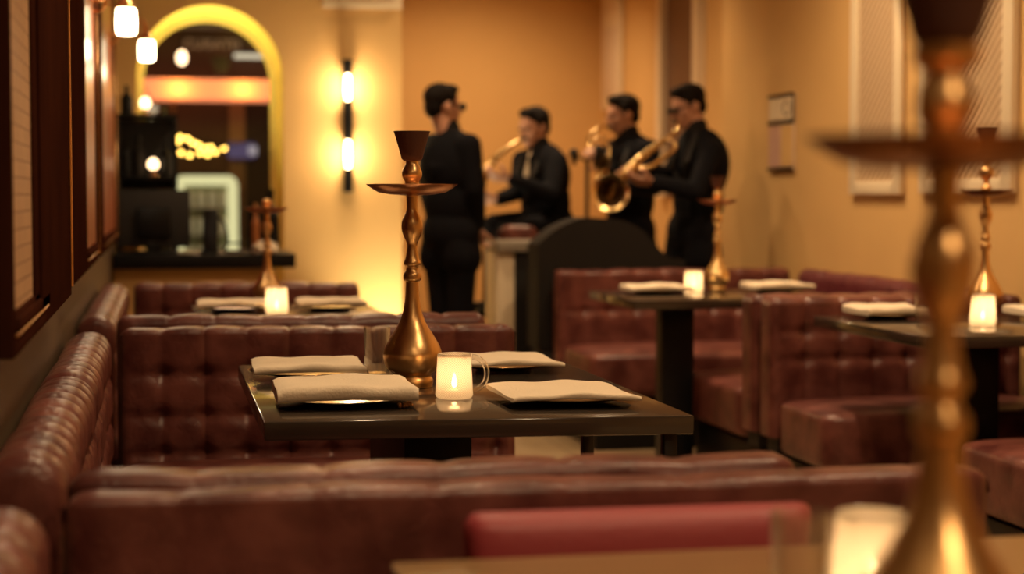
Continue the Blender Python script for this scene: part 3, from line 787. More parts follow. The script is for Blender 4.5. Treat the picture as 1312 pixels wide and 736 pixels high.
light('uplight_beam', 'SPOT', (0, 0, .085), 85, (1, .84, .52), (R(172), 0, 0), .04, t, 95, 1.0)
# ledge uplight in the arch reveal (yellow)
t = thing('reveal_light', 'slim yellow light strip on the sill of the arched window', 'light strip', (AX, YW+.32, .622))
Box('channel', M['steel'], -.3, .3, -.02, .02, 0, .02, .002, t)
Box('diffuser', emit('strip_yellow', (.95, .85, .2), 6), -.295, .295, -.014, .014, .0205, .024, 0, t)
light('strip_beam', 'AREA', (0, 0, .03), 8, (.95, .95, .22), (PI, 0, 0), .3, t, sy=.08).data.spread = R(60)

# ------------------------------------------------------------------ bar counter and what stands on it
t = thing('bar_counter', 'dark slab bar counter under the arched window', 'counter', (XL+.01, 8.98, 0))
Box('countertop', M['black'], 0, .93, 0, .62, .785, .86, .006, t)
Box('front_panel', M['plaster'], .0, .80, .08, .58, .06, .783, .004, t)
Box('kick_plate', M['black'], .0, .78, .11, .56, 0, .058, 0, t)
t = thing('monitor', 'large black till monitor seen from behind on the bar counter', 'monitor', (-.035, 9.18, .861), R(4))
bm = bmesh.new(); box(bm, -.19, .19, -.02, .02, .03, .33, .006); finish(bm, 'screen_housing', M['blackm'], t)
Box('screen', M['black'], -.18, .18, .0205, .023, .05, .31, 0, t)
Box('rear_cover', M['black'], -.09, .09, -.05, -.0205, .08, .24, .01, t)
bm = bmesh.new(); box(bm, -.11, .11, -.09, .09, 0, .012, .004); box(bm, -.04, .04, -.03, .0, .012, .06, .004); finish(bm, 'stand', M['black'], t)
t = thing('card_terminal', 'small slanted black card terminal beside the till monitor', 'card terminal', (.255, 9.16, .861), R(-8))
bm = bmesh.new(); box(bm, -.04, .04, -.012, .012, 0, .235, .006, M=Matrix.Rotation(R(-14), 4, 'X')); finish(bm, 'display', M['black'], t)
bm = bmesh.new(); box(bm, -.05, .05, -.05, .10, -.0, .014, .004); finish(bm, 'stand', M['black'], t)
bm = bmesh.new(); pts = smooth_prof([(.03, .0, .20), (.075, .01, .15), (.09, .02, .06), (.06, .05, .01)], 5); tube(bm, pts, .007, 8); finish(bm, 'cable', M['rubber'], t)
t = thing('espresso_cup_rack', 'low black tray rack between the card terminal and the bottles', 'rack', (.40, 9.18, .861))
Box('shelf', M['black'], -.07, .07, -.06, .06, .0, .012, .002, t)
bm = bmesh.new(); pts = [(-.065, -.05, .01), (-.065, -.05, .05), (.065, -.05, .05), (.065, -.05, .01)]; tube(bm, pts, .004, 8); pts = [(-.065, .05, .01), (-.065, .05, .05), (.065, .05, .05), (.065, .05, .01)]; tube(bm, pts, .004, 8)
finish(bm, 'rail', M['black'], t)
def bottle(label, loc, m, h, r, capm='black'):
    t = thing('bottle', label, 'bottle', loc)
    bm = bmesh.new(); lathe(bm, smooth_prof([(0, 0), (r*.9, 0), (r, .008), (r, h*.5), (r*.95, h*.6), (r*.4, h*.75), (r*.33, h*.82), (r*.33, h*.93), (0, h*.93)], 3), 24); finish(bm, 'body', m, t)
    bm = bmesh.new(); lathe(bm, [(0, h*.925), (r*.38, h*.925), (r*.38, h), (0, h)], 18); finish(bm, 'cap', M[capm], t, angle=30)
    return t
bottle('slender amber bottle on the bar counter', (.492, 9.14, .861), mat('amber_glass', (.35, .12, .04), .2), .26, .022, 'gilt')
bottle('tall black bottle on the bar counter behind the hookah', (.575, 9.18, .861), M['black'], .335, .044)
t = thing('crumpled_cloth', 'heap of pale crumpled cloth on the bar counter', 'cloth', (.535, 9.04, .861))
bm = bmesh.new()
bmesh.ops.create_icosphere(bm, subdivisions=4, radius=1)
for v in bm.verts:
    p = v.co.copy(); k = 1+.22*math.sin(p.x*7+p.y*4)*math.sin(p.z*6+2)+.12*math.sin(p.x*15+1)*math.cos(p.y*13)
    v.co = Vector((p.x*.062*k, p.y*.045*k, max(0, .02+p.z*.045*k)))
finish(bm, 'cloth', M['linen'], t, angle=180)
# black shelf unit to the left of the arch
t = thing('shelving_unit', 'tall black shelving unit against the far wall left of the arch', 'shelving', (-.235, YW-.32, 0))
bm = bmesh.new()
for (x, y) in ((0, 0), (.31, 0), (0, .28), (.31, .28)): box(bm, x, x+.022, y, y+.022, 0, 1.59, .001)
finish(bm, 'upright', M['black'], t)
for z in (.9, 1.25, 1.59): Box('shelf', M['black'], .0, .332, .0, .302, z, z+.02, .001, t)
Box('back_panel', M['blackm'], .004, .328, .29, .301, .9, 1.589, 0, t)
for k, (x, z, h, mm) in enumerate(((.05, 1.27, .2, 'black'), (.12, 1.27, .22, 'charcoal'), (.27, 1.27, .19, 'black'), (.06, .92, .2, 'charcoal'), (.16, .92, .22, 'black'), (.06, 1.61, .16, 'black'))):
    bottle(['dark bottle at the left of the middle shelf', 'tall dark bottle in the middle of the middle shelf', 'short dark bottle at the right of the middle shelf', 'dark bottle at the left of the low shelf', 'dark bottle in the middle of the low shelf', 'small dark bottle on top'][k]+' of the shelving unit', (-.235+x, YW-.20, z+.0005), M[mm], h, .033)
def globe_lamp(label, loc, r=.03, w=.6):
    t = thing('table_lamp', label, 'lamp', loc)
    bm = bmesh.new(); lathe(bm, [(0, 0), (.03, 0), (.03, .008), (.008, .014), (.008, .03), (.016, .036), (0, .036)], 20); finish(bm, 'base', M['gilt'], t)
    bm = bmesh.new(); lathe(bm, smooth_prof([(.014, .036), (.028, .05), (.030, .07), (.018, .092), (0, .10)], 3), 20); finish(bm, 'shade', M['globe'], t)
    return t
globe_lamp('small glowing lamp on top of the black shelving unit', (-.075, YW-.20, 1.6105))
globe_lamp('small glowing lamp on the middle shelf of the black shelving unit', (-.035, YW-.25, 1.2705))

# ------------------------------------------------------------------ street seen through the arch
ext = M['blackm']
struct(Box('trim_1', mat('street_pavement', (.05, .045, .04), .7), -6, 1.2, 13.7, 30, -.12, -.02))
t = thing('shop_building', 'dark brown shopfront across the street seen through the arch', 'building', (0, 20, 0))
Box('facade', mat('street_facade', (.10, .062, .04), .8, noise=(1.2, (.06, .045, .032), .3)), -4, 6, 0, .4, 0, 6, 0, t)
sb = Box('sign_band', mat('salmon_awning', (.9, .30, .14), .6, emis=((1, .30, .13), 1.0)), -.9, 2.6, -.55, -.02, 2.225, 2.455, .01, t)
for x in (.20, .92): light('awning_lamp', 'POINT', (x, -.72, 2.34), 7, (1, .62, .12), size=.05, parent=t)
Box('upper_window', mat('upper_window', (.035, .035, .03), .3), -.6, 1.8, -.05, -.001, 3.05, 3.5, 0, t)
Box('tube_light', emit('tube_light', (1, .86, .6), .9), 0.84, 1.18, -.16, -.10, 2.72, 2.77, .01, t)
Box('door_post', mat('post_tan', (.25, .17, .09), .7), 0.78, 0.96, -.06, -.001, .0, 2.22, 0, t)
Box('door_recess', M['blackm'], 0.97, 1.40, -.05, -.001, 0, 2.22, 0, t)
bm = bmesh.new(); tube(bm, [(.155, -.3, 2.225), (.155, -.3, 0)], .02, 8); finish(bm, 'awning_post', M['gilt'], t)
bm = bmesh.new(); lathe(bm, [(0, 0), (.08, .0), (.12, .15), (.13, .17), (0, .17)], 20, (.684, -.40)); pt = finish(bm, 'hanging_pot', M['blackm'], t); pt.location = (0, 0, 2.53)
# shop lettering, too blurred to read beyond its shapes
fc = bpy.data.curves.new('letters', 'FONT'); fc.body = 'CUISATEI'; fc.size = .155; fc.extrude = .01; fc.align_x = 'CENTER'
fo = bpy.data.objects.new('letters', fc); link(fo); bpy.context.view_layer.update()
me = bpy.data.meshes.new_from_object(fo.evaluated_get(bpy.context.evaluated_depsgraph_get()))
bpy.data.objects.remove(fo); fo = bpy.data.objects.new('letters', me); link(fo); fo.parent = t
me.materials.clear(); me.materials.append(mat('letter_tan', (.45, .34, .2), .6, emis=((.5, .36, .2), .25)))
fo.location = (.60, -.03, 2.83); fo.rotation_euler = (PI/2, 0, 0)
# lit display fridge with rounded pale frame
t = thing('display_fridge', 'lit display cabinet with pale glowing rounded frame across the street', 'display cabinet', (.27, 17.5, 0))
def rrect(bm, w, h, y, r, t_, n=8):
    def pts(inset):
        rr = max(r-inset, .01); x0, x1, z0, z1 = inset, w-inset, 0+inset, h-inset; o = []
        for cx, cz, a0 in ((x1-rr, z1-rr, 0), (x0+rr, z1-rr, PI/2), (x0+rr, z0+rr, PI), (x1-rr, z0+rr, 1.5*PI)):
            for i in range(n+1): a = a0+PI/2*i/n; o.append((cx+rr*math.cos(a), cz+rr*math.sin(a)))
        return o
    A = [[bm.verts.new((p[0], yy, p[1])) for p in pts(i)] for i, yy in ((0, y), (t_, y), (t_, y+.06), (0, y+.06))]
    for k in range(4):
        a, b = A[k], A[(k+1) % 4]
        for i in range(len(a)): j = (i+1) % len(a); bm.faces.new((a[i], a[j], b[j], b[i]))
bm = bmesh.new(); rrect(bm, .63, 1.38, -.06, .1, .10); fr = finish(bm, 'lit_frame', emit('fridge_frame', (.86, .80, .40), 1.0), t, angle=30)
Box('case', mat('fridge_case', (.3, .3, .2), .6), .02, .61, 0.001, .5, .0, 1.36, .01, t)
for z in (.5, .78, 1.05): Box('shelf', mat('fridge_shelf', (.5, .5, .35), .5, emis=((.6, .5, .28), .12)), .10, .56, -.055, -.001, z, z+.03, 0, t)
for z in (.53, .81, 1.08):
    for x in (.16, .27, .38, .49): Box('jar', mat('pale_jar', (.55, .5, .32), .4, emis=((.6, .55, .3), .25)), x-.035, x+.035, -.045, -.005, z+.001, z+.14, .01, t)
fr.location = (0, 0, 0)
t.location = (.135, 17.5, -.02)
# string of street lamps
rn = random.Random(5)
SL = [(222, 171), (231, 176), (240, 178), (247, 183), (254, 186), (262, 190), (270, 189), (287, 190), (224, 191), (232, 196), (243, 199), (256, 196), (266, 198), (228, 182), (276, 195), (222, 199)]
CR = Matrix.Rotation(-YAW, 3, 'Z') @ Matrix.Rotation(PI/2-PITCH, 3, 'X')
def at(px, py, y):
    """world point on the depth plane Y = y seen at pixel (px, py)"""
    d = CR @ Vector(((px-656)/FPX, (368-py)/FPX, -1)); k = y/d.y
    return Vector((d.x*k, y, CAM_H+d.z*k))
for i, (px, py) in enumerate(SL):
    p = at(px, py, 16.2+i*.03)
    t = thing('festoon_bulb', 'small glowing yellow bulb of the string lights seen through the arch', 'string light', p, group='string lights across the street')
    bm = bmesh.new(); ball(bm, (0, 0, 0), .022, 2); finish(bm, 'glass', emit('festoon_glow', (1, .58, .10), 9) if i == 0 else bpy.data.materials['festoon_glow'], t)
    bm = bmesh.new(); lathe(bm, [(0, .028), (.012, .026), (.012, .06), (0, .06)], 10); finish(bm, 'socket', M['black'], t)
t = thing('string_light_cable', 'dark cable carrying the yellow string lights', 'cable', at(222, 165, 16.2))
bm = bmesh.new(); b0 = at(222, 165, 16.2)
tube(bm, [tuple(at(px, py, 16.2)-b0) for px, py in ((212, 158), (222, 166), (247, 176), (290, 186), (330, 180))]+[tuple(Vector((1.5, 19.99, 2.05))-b0)], .006, 6)
tube(bm, [tuple(Vector((-.3, 19.99, 2.6))-b0), tuple(at(212, 158, 16.2)-b0)], .006, 6); tube(bm, [tuple(Vector((-.3, 19.99, 2.1))-b0), tuple(at(212, 186, 16.3)-b0)], .006, 6)
tube(bm, [tuple(at(px, py, 16.3)-b0) for px, py in ((212, 186), (232, 190), (266, 193), (290, 187))], .006, 6)
finish(bm, 'cable', M['rubber'], t)
p = at(310, 193, 19.90)
t = thing('street_sign', 'small bluish violet lit sign across the street', 'sign', p)
Box('sign_face', emit('violet', (.24, .18, .34), .35), -.16, .16, -.02, .02, -.09, .09, .03, t)
Box('hot_spot', emit('pale_violet', (.6, .52, .55), .6), .07, .17, -.03, -.021, -.05, .05, .01, t)
for lab, px, py, y, r in (('warm round glow imitating the sconce reflection in the arched window', 233, 74, 14.5, .045),):
    t = thing('sconce_reflection', lab, 'reflection', at(px, py, y))  # globe and cord added to imitate a sconce reflected in the pane
    bm = bmesh.new(); ball(bm, (0, 0, 0), (r, r, r*1.4), 2); finish(bm, 'globe', M['bulb'] if r < 0 else bpy.data.materials.get('reflection_glow') or emit('reflection_glow', (1, .66, .36), 5), t)
    bm = bmesh.new(); tube(bm, [(0, 0, r*1.3), (0, 0, r*1.3+2.2)], .006, 6); finish(bm, 'cord', M['rubber'], t)
light('street_glow', 'POINT', (.6, 15.5, 3.4), 60, (1, .55, .3), size=.4)

# ------------------------------------------------------------------ bandstand
t = thing('dj_console', 'low black console with grey stone top beside the standing singer', 'counter', (1.95, 8.72, 0))
Box('cabinet', M['charcoal'], -.14, .20, .02, .36, 0, .868, .004, t)
Box('stone_top', M['stone'], -.24, .21, 0, .38, .87, .925, .004, t)
Box('end_post', M['cream'], -.235, -.145, .03, .36, 0, .868, .004, t)
t = thing('piano', 'black curved-top covered piano between the singer and the horn players', 'piano', (2.14, 8.34, 0))
bm = bmesh.new(); top = []
pts = smooth_prof([(-.02, .92), (.08, 1.0), (.20, 1.048), (.30, 1.05), (.42, 1.035), (.52, .985), (.60, .90), (.66, .85), (.74, .84)], 4)
ol = [(-.02, .40)]+pts+[(.74, .40)]
A = [bm.verts.new((x-.0, 0, z)) for x, z in ol]; B = [bm.verts.new((x, .24, z)) for x, z in ol]
bm.faces.new(A); bm.faces.new(B[::-1])
for i in range(len(ol)): j = (i+1) % len(ol); bm.faces.new((A[i], A[j], B[j], B[i]))
bmesh.ops.triangulate(bm, faces=[f for f in bm.faces if len(f.verts) > 4])
finish(bm, 'cover', M['charcoal'], t, angle=30)
Box('lower_case', M['blackm'], 0, .72, .01, .23, 0, .399, .003, t)
t.location = (1.845, 8.28, 0)
t = thing('metal_cup', 'small bronze cup standing on the low end of the piano', 'cup', (2.455, 8.40, .8445))
bm = bmesh.new(); lathe(bm, [(0, 0), (.014, 0), (.018, .03), (.021, .045), (.017, .045), (.012, .006), (0, .006)], 20); finish(bm, 'cup_body', M['brassd'], t)

# ------------------------------------------------------------------ people
def frame(f, up=(0, 0, 1)):
    f = Vector(f).normalized(); r = f.cross(Vector(up)).normalized(); u = r.cross(f)
    return Matrix((r, f, u)).transposed()        # columns: right, forward, up
def capsule(bm, p0, p1, r0, r1, n=14):
    p0, p1 = Vector(p0), Vector(p1); d = p1-p0; L = d.length
    if L < 1e-5: ball(bm, p0, r0, 2); return
    d /= L; a = d.orthogonal().normalized(); b = d.cross(a)
    st = [(-math.sin(t)*r0, math.cos(t)*r0) for t in [PI/2*k/4 for k in (4, 3, 2, 1, 0)]]+[(L+math.sin(t)*r1, math.cos(t)*r1) for t in [PI/2*k/4 for k in (0, 1, 2, 3, 4)]]
    rings = []
    for h, r in st:
        if r < 1e-6: rings.append([bm.verts.new(p0+d*h)])
        else: rings.append([bm.verts.new(p0+d*h+(a*math.cos(2*PI*k/n)+b*math.sin(2*PI*k/n))*r) for k in range(n)])
    for A, B in zip(rings, rings[1:]):
        for k in range(n):
            j = (k+1) % n
            if len(A) == 1: bm.faces.new((A[0], B[j], B[k]))
            elif len(B) == 1: bm.faces.new((A[k], A[j], B[0]))
            else: bm.faces.new((A[k], A[j], B[j], B[k]))
def fuse(name, bm, vox, mt, parent, smooth=3):
    """melt overlapping closed shapes into one continuous surface"""
    bmesh.ops.recalc_face_normals(bm, faces=bm.faces)
    me = bpy.data.meshes.new(name); bm.to_mesh(me); bm.free()
    o = bpy.data.objects.new(name, me); link(o)
    m = o.modifiers.new('r', 'REMESH'); m.mode = 'VOXEL'; m.voxel_size = vox; m.use_smooth_shade = True
    if smooth: s_ = o.modifiers.new('s', 'SMOOTH'); s_.factor = .5; s_.iterations = smooth
    dg = bpy.context.evaluated_depsgraph_get(); dg.update()
    me2 = bpy.data.meshes.new_from_object(o.evaluated_get(dg)); bpy.data.objects.remove(o); bpy.data.meshes.remove(me)
    me2.materials.clear(); me2.materials.append(mt); me2.name = name
    me2.polygons.foreach_set('use_smooth', [True]*len(me2.polygons))
    o = bpy.data.objects.new(name, me2); link(o); o.parent = parent; return o
def hand(bm, w, d, nrm, side=1, curl=.9, s=1.0):
    """w wrist, d direction of the palm, nrm where the palm faces; five bent fingers"""
    F = Vector(d).normalized(); Nn = Vector(nrm); Nn = (Nn-F*Nn.dot(F)).normalized(); S = F.cross(Nn)*side
    w = Vector(w)
    for k, q in enumerate((-.027, -.009, .009, .026)):
        capsule(bm, w+F*.012+S*q*.6, w+F*.085*s+S*q, .014, .012, 10)
    for k, (q, L, r) in enumerate(((-.029, .030, .0075), (-.010, .036, .0085), (.010, .038, .009), (.029, .034, .009))):
        p = w+F*.088*s+S*q; a = 0
        for j, f_ in enumerate((1, .75, .6)):
            a += curl*(.55, .75, .6)[j]
            e = p+(F*math.cos(a)+Nn*math.sin(a))*L*f_*s; capsule(bm, p, e, r*(1-.08*j), r*(1-.08*(j+1)), 10); p = e
    p = w+F*.028+S*.030; e = p+(F*.55+S*.62+Nn*.35).normalized()*.040; capsule(bm, p, e, .0125, .011, 10)
    e2 = e+(F*.75+S*.05+Nn*.6).normalized()*.032; capsule(bm, e, e2, .011, .009, 10)
def ell(bm, c, r, Mx): ball(bm, c, r, 3, Mx)
def person(label, px0, D, J, face, body, glasses=False, tie=False, up=(0, 0, 1), hands=None, trousers='suit', skirt=True):
    s = D/FPX; a0 = (px0-656)*s
    o = Vector((D*math.sin(YAW)+a0*math.cos(YAW), D*math.cos(YAW)-a0*math.sin(YAW), 0))
    t = thing('person', label, 'person', o, -YAW)
    def p(k): x, y, b = J[k]; return Vector(((x-px0)*s, b, CAM_H+(250-y)*s))
    H = p('head'); Fh = frame((face[0], face[1], face[2] if len(face) > 2 else 0), up); B = frame((body[0], body[1], 0))
    hp = lambda x, y, z: H+Fh @ Vector((x, y, z))
    Ls, Rs, Le, Re, Lw, Rw = (p(k) for k in ('Ls', 'Rs', 'Le', 'Re', 'Lw', 'Rw'))
    ch, wa, hi = p('chest'), p('waist'), p('hip')
    side = B @ Vector((1, 0, 0)); nk = p('neck')
    Rh, Lh = hi+side*.09, hi-side*.09
    legs = [(Lh, p('Lk'), p('La')), (Rh, p('Rk'), p('Ra'))]
    # --- body: one continuous skin surface
    bm = bmesh.new()
    ell(bm, hp(0, -.008, .032), (.073, .090, .082), Fh); ell(bm, hp(0, .022, -.028), (.057, .066, .076), Fh)
    ell(bm, hp(0, .040, -.078), (.036, .038, .028), Fh)
    capsule(bm, hp(0, .084, .012), hp(0, .101, -.026), .008, .0105); capsule(bm, hp(-.036, .074, .024), hp(.036, .074, .024), .011, .011)
    capsule(bm, hp(-.018, .083, -.052), hp(.018, .083, -.052), .009, .009); capsule(bm, hp(-.014, .081, -.064), hp(.014, .081, -.064), .008, .008)
    for q in (-1, 1):
        ell(bm, hp(q*.074, -.006, -.004), (.010, .019, .031), Fh); ell(bm, hp(q*.040, .052, -.022), (.022, .022, .022), Fh)
    capsule(bm, hp(0, -.018, -.045), nk-Vector((0, 0, .02)), .052, .060)
    ell(bm, ch, (.165, .100, .20), B); ell(bm, wa, (.140, .092, .17), B); ell(bm, hi, (.140, .095, .12), B)
    capsule(bm, ch, wa, .08, .08); capsule(bm, wa, hi, .08, .09); capsule(bm, nk-Vector((0, 0, .03)), ch, .07, .11)
    capsule(bm, Ls, Rs, .05, .05)
    for a, b, c in ((Ls, Le, Lw), (Rs, Re, Rw)):
        capsule(bm, a, b, .046, .036); capsule(bm, b, c, .037, .025)
    for a, b, c in legs:
        capsule(bm, a, b, .078, .052); capsule(bm, b, c, .050, .036)
        fd = B @ Vector((0, 1, 0)); capsule(bm, c-Vector((0, 0, .045))-fd*.03, c-Vector((0, 0, .05))+fd*.13, .032, .026)
    hd = hands or {}
    for k, wv, ev, sd in (('L', Lw, Le, -1), ('R', Rw, Re, 1)):
        d, nr, cu = hd.get(k, ((wv-ev), B @ Vector((0, 1, 0)), .75)); hand(bm, wv, d, nr, sd, cu)
    fuse('body', bm, .0065, M['skin'], t, 2)
    # --- hair
    bm = bmesh.new()
    ell(bm, hp(0, -.020, .050), (.081, .094, .078), Fh); ell(bm, hp(0, .030, .096), (.060, .052, .028), Fh)
    ell(bm, hp(0, -.055, .0), (.064, .050, .066), Fh)
    for q in (-1, 1): capsule(bm, hp(q*.070, .016, .05), hp(q*.069, .012, .008), .013, .008)
    fuse('hair', bm, .007, M['hair'], t, 1)
    for q in (-1, 1):
        bm = bmesh.new(); ell(bm, hp(q*.030, .080, .006), (.013, .008, .007), Fh); finish(bm, 'eye', M['black'], t)
    if glasses:
        bm = bmesh.new()
        for q in (-1, 1):
            ell(bm, hp(q*.034, .102, .006), (.030, .006, .023), Fh)
            capsule(bm, hp(q*.062, .096, .012), hp(q*.080, -.005, .012), .0035, .003, 8)
        capsule(bm, hp(-.01, .106, .012), hp(.01, .106, .012), .004, .004, 8)
        finish(bm, 'sunglasses', M['black'], t)
    # --- shirt collar, jacket, trousers, shoes
    bm = bmesh.new(); capsule(bm, nk-Vector((0, 0, .03)), nk+Vector((0, 0, .018))+(H-nk)*.06, .078, .062); fuse('shirt_collar', bm, .007, M['shirt'], t, 1)
    if tie:
        bm = bmesh.new(); f0 = B @ Vector((0, 1, 0)); capsule(bm, nk+f0*.068-Vector((0, 0, .02)), ch+f0*.125, .020, .020); finish(bm, 'tie', M['linen'], t)
    bm = bmesh.new()
    ell(bm, ch, (.192, .128, .205), B); ell(bm, wa, (.168, .120, .19), B); ell(bm, hi, (.174, .128, .15), B)
    capsule(bm, Ls, Rs, .066, .066); capsule(bm, nk-Vector((0, 0, .035)), ch, .080, .14)
    capsule(bm, nk-Vector((0, 0, .03)), Ls, .055, .062); capsule(bm, nk-Vector((0, 0, .03)), Rs, .055, .062)
    if skirt: capsule(bm, hi-side*.06-Vector((0, 0, .02)), hi-side*.085-Vector((0, 0, .13)), .104, .108); capsule(bm, hi+side*.06-Vector((0, 0, .02)), hi+side*.085-Vector((0, 0, .13)), .104, .108)
    for a, b, c in ((Ls, Le, Lw), (Rs, Re, Rw)):
        capsule(bm, a, b, .066, .053); capsule(bm, b, b.lerp(c, .93), .053, .040)
    fuse('jacket', bm, .011, M['suit'], t, 3)
    bm = bmesh.new(); f0 = B @ Vector((0, 1, 0))
    for q in (-1, 1):
        a_, b_ = nk+side*q*.058+f0*.045-Vector((0, 0, .01)), ch+f0*.128-Vector((0, 0, .13))
        m_ = (a_+b_)/2+side*q*.045+f0*.045
        capsule(bm, a_, m_, .016, .024, 8); capsule(bm, m_, b_+side*q*.006, .024, .008, 8)
    fuse('lapels', bm, .007, M['satin'], t, 1)
    bm = bmesh.new(); ell(bm, hi-Vector((0, 0, .01)), (.168, .122, .13), B)
    for a, b, c in legs: capsule(bm, a, b, .090, .066); capsule(bm, b, c+Vector((0, 0, .0)), .066, .052)
    fuse('trousers', bm, .011, M[trousers], t, 3)
    bm = bmesh.new(); fd = B @ Vector((0, 1, 0))
    for a, b, c in legs:
        capsule(bm, c-Vector((0, 0, .040))-fd*.045, c-Vector((0, 0, .048))+fd*.17, .040, .032)
    fuse('shoes', bm, .008, M['black'], t, 1)
    return t, p
SINGER, _ = person('standing person in black suit and sunglasses, back turned, face to the right', 576, 9.0,
    dict(head=(568, 138, 0), neck=(576, 173, 0), chest=(577, 214, 0), waist=(577, 258, 0), hip=(577, 298, 0),
         Ls=(551, 186, .13), Rs=(602, 188, -.12), Le=(546, 243, .17), Re=(610, 244, -.14), Lw=(556, 292, .20), Rw=(613, 290, -.02),
         Lk=(566, 412, .06), La=(563, 516, .05), Rk=(590, 412, -.04), Ra=(591, 516, -.05)), (.86, .50, -.05), (.65, .75), glasses=True)
P2, j2 = person('seated person in black suit and pale tie playing a saxophone, facing left', 697, 9.9,
    dict(head=(684, 165, 0), neck=(692, 193, 0), chest=(695, 227, 0), waist=(699, 260, .02), hip=(703, 288, .04),
         Ls=(713, 209, -.10), Rs=(670, 206, .10), Le=(706, 250, -.24), Re=(664, 246, -.04), Lw=(654, 230, -.30), Rw=(638, 256, -.20),
         Lk=(650, 296, -.34), La=(646, 384, -.26), Rk=(634, 288, -.10), Ra=(630, 382, -.06)), (-.74, -.62, -.15), (-.72, -.69), tie=True, skirt=False, trousers='suit',
    hands={'L': ((-1, -.2, .15), (0, .6, .6), .8), 'R': ((-.8, -.2, .2), (0, .6, .5), .8)})
P3, j3 = person('person in black suit facing left behind the saxophonist, playing a curved horn', 806, 9.95,
    dict(head=(797, 149, 0), neck=(806, 177, 0), chest=(807, 214, 0), waist=(806, 256, 0), hip=(806, 296, 0),
         Ls=(828, 193, -.12), Rs=(788, 192, .12), Le=(834, 240, -.22), Re=(777, 232, .0), Lw=(800, 240, -.32), Rw=(772, 218, -.20),
         Lk=(812, 400, -.05), La=(814, 503, 0), Rk=(798, 400, .06), Ra=(797, 503, .06)), (-.94, -.30, -.1), (-.70, -.70),
    hands={'R': ((-.4, -.2, .5), (-.5, .5, .3), .7), 'L': ((-1, 0, .2), (0, .6, .5), .8)})
P4, j4 = person('standing person in black suit and sunglasses leaning back and playing a brass saxophone', 888, 9.3,
    dict(head=(881, 138, 0), neck=(892, 170, 0), chest=(898, 212, 0), waist=(894, 258, 0), hip=(888, 297, 0),
         Ls=(907, 196, -.15), Rs=(884, 189, .15), Le=(884, 246, -.30), Re=(858, 226, .02), Lw=(832, 234, -.30), Rw=(822, 217, -.10),
         Lk=(892, 402, -.06), La=(899, 507, -.04), Rk=(858, 398, .05), Ra=(842, 505, .06)), (-.93, -.32, -.30), (-.85, -.52), glasses=True,
    hands={'L': ((-1, .05, .10), (0, .5, .8), .75), 'R': ((-1, -.15, -.1), (.1, -.6, -.6), .75)})

def horn(label, px0, D, name, tubes, bell, mouth, keys=()):
    """tubes: lists of (px, py, depth, radius); bell: centre, axis, radius"""
    s = D/FPX; a0 = (px0-656)*s
    o = Vector((D*math.sin(YAW)+a0*math.cos(YAW), D*math.cos(YAW)-a0*math.sin(YAW), 0))
    def p(q): return Vector(((q[0]-px0)*s, q[2], CAM_H+(250-q[1])*s))
    t = thing(name, label, name, o, -YAW)
    for nm, tb in tubes:
        bm = bmesh.new(); pts = smooth_prof([(*p(q), q[3]) for q in tb], 5); tube(bm, [q[:3] for q in pts], [q[3] for q in pts], 16); finish(bm, nm, M['brassd'], t)
    c, ax, r, L = bell; c = p(c); ax = Vector(ax).normalized()
    Mx = Matrix.Translation(c) @ frame(ax).to_4x4() @ Matrix.Rotation(-PI/2, 4, 'X')
    bm = bmesh.new(); lathe(bm, smooth_prof([(.018, -L), (.024, -L*.75), (.036, -L*.5), (r*.60, -L*.22), (r*.86, -.015), (r, 0), (r*1.02, .004), (r*.98, .003), (r*.80, -.006)], 3), 44, M=Mx)
    bl = finish(bm, 'bell', M['brassd'], t, angle=60)
    bm = bmesh.new(); lathe(bm, smooth_prof([(r*.80, -.006), (r*.66, -.022), (r*.46, -L*.28), (.022, -L*.6), (0, -L*.66)], 3), 44, M=Mx); finish(bm, 'bell_inside', M['bell_shade'], bl, angle=60)  # inner bell surface, coloured dark as shade
    bm = bmesh.new(); capsule(bm, p(mouth[0]), p(mouth[1]), .008, .012); finish(bm, 'mouthpiece', M['black'], t)
    bm = bmesh.new()
    for q in keys:
        w = p(q); lathe(bm, [(0, 0), (.014, 0), (.014, .006), (0, .007)], 14, M=Matrix.Translation(w) @ frame((-.3, -.9, .2)).to_4x4() @ Matrix.Rotation(-PI/2, 4, 'X'))
    if keys:
        for a, b in zip(keys, keys[1:]): capsule(bm, p(a), p(b), .003, .003, 6)
        finish(bm, 'key_work', M['brassd'], t)
    return t
horn('brass saxophone with large bell facing the camera, held by the standing person at right', 800, 9.3, 'saxophone',
     [('neck', [(864, 153, -.03, .008), (867, 162, -.05, .010), (862, 171, -.08, .012), (850, 180, -.12, .014)]),
      ('body_tube', [(851, 179, -.12, .015), (832, 193, -.17, .019), (815, 206, -.22, .023), (800, 221, -.26, .028), (785, 240, -.22, .032), (777, 256, -.14, .034), (775, 253, -.10, .034)]),
      ('side_tube', [(851, 180, -.13, .010), (860, 184, -.14, .012), (860, 193, -.16, .012), (846, 203, -.20, .014), (830, 214, -.24, .014), (814, 217, -.25, .014), (806, 214, -.24, .012)])],
     ((778, 247, -.30), (-.12, -1, .05), .098, .22), ((862, 151, -.02), (865, 158, -.04)),
     keys=[(846, 180, -.155), (838, 186, -.175), (829, 192, -.195), (820, 199, -.22), (811, 207, -.25)])
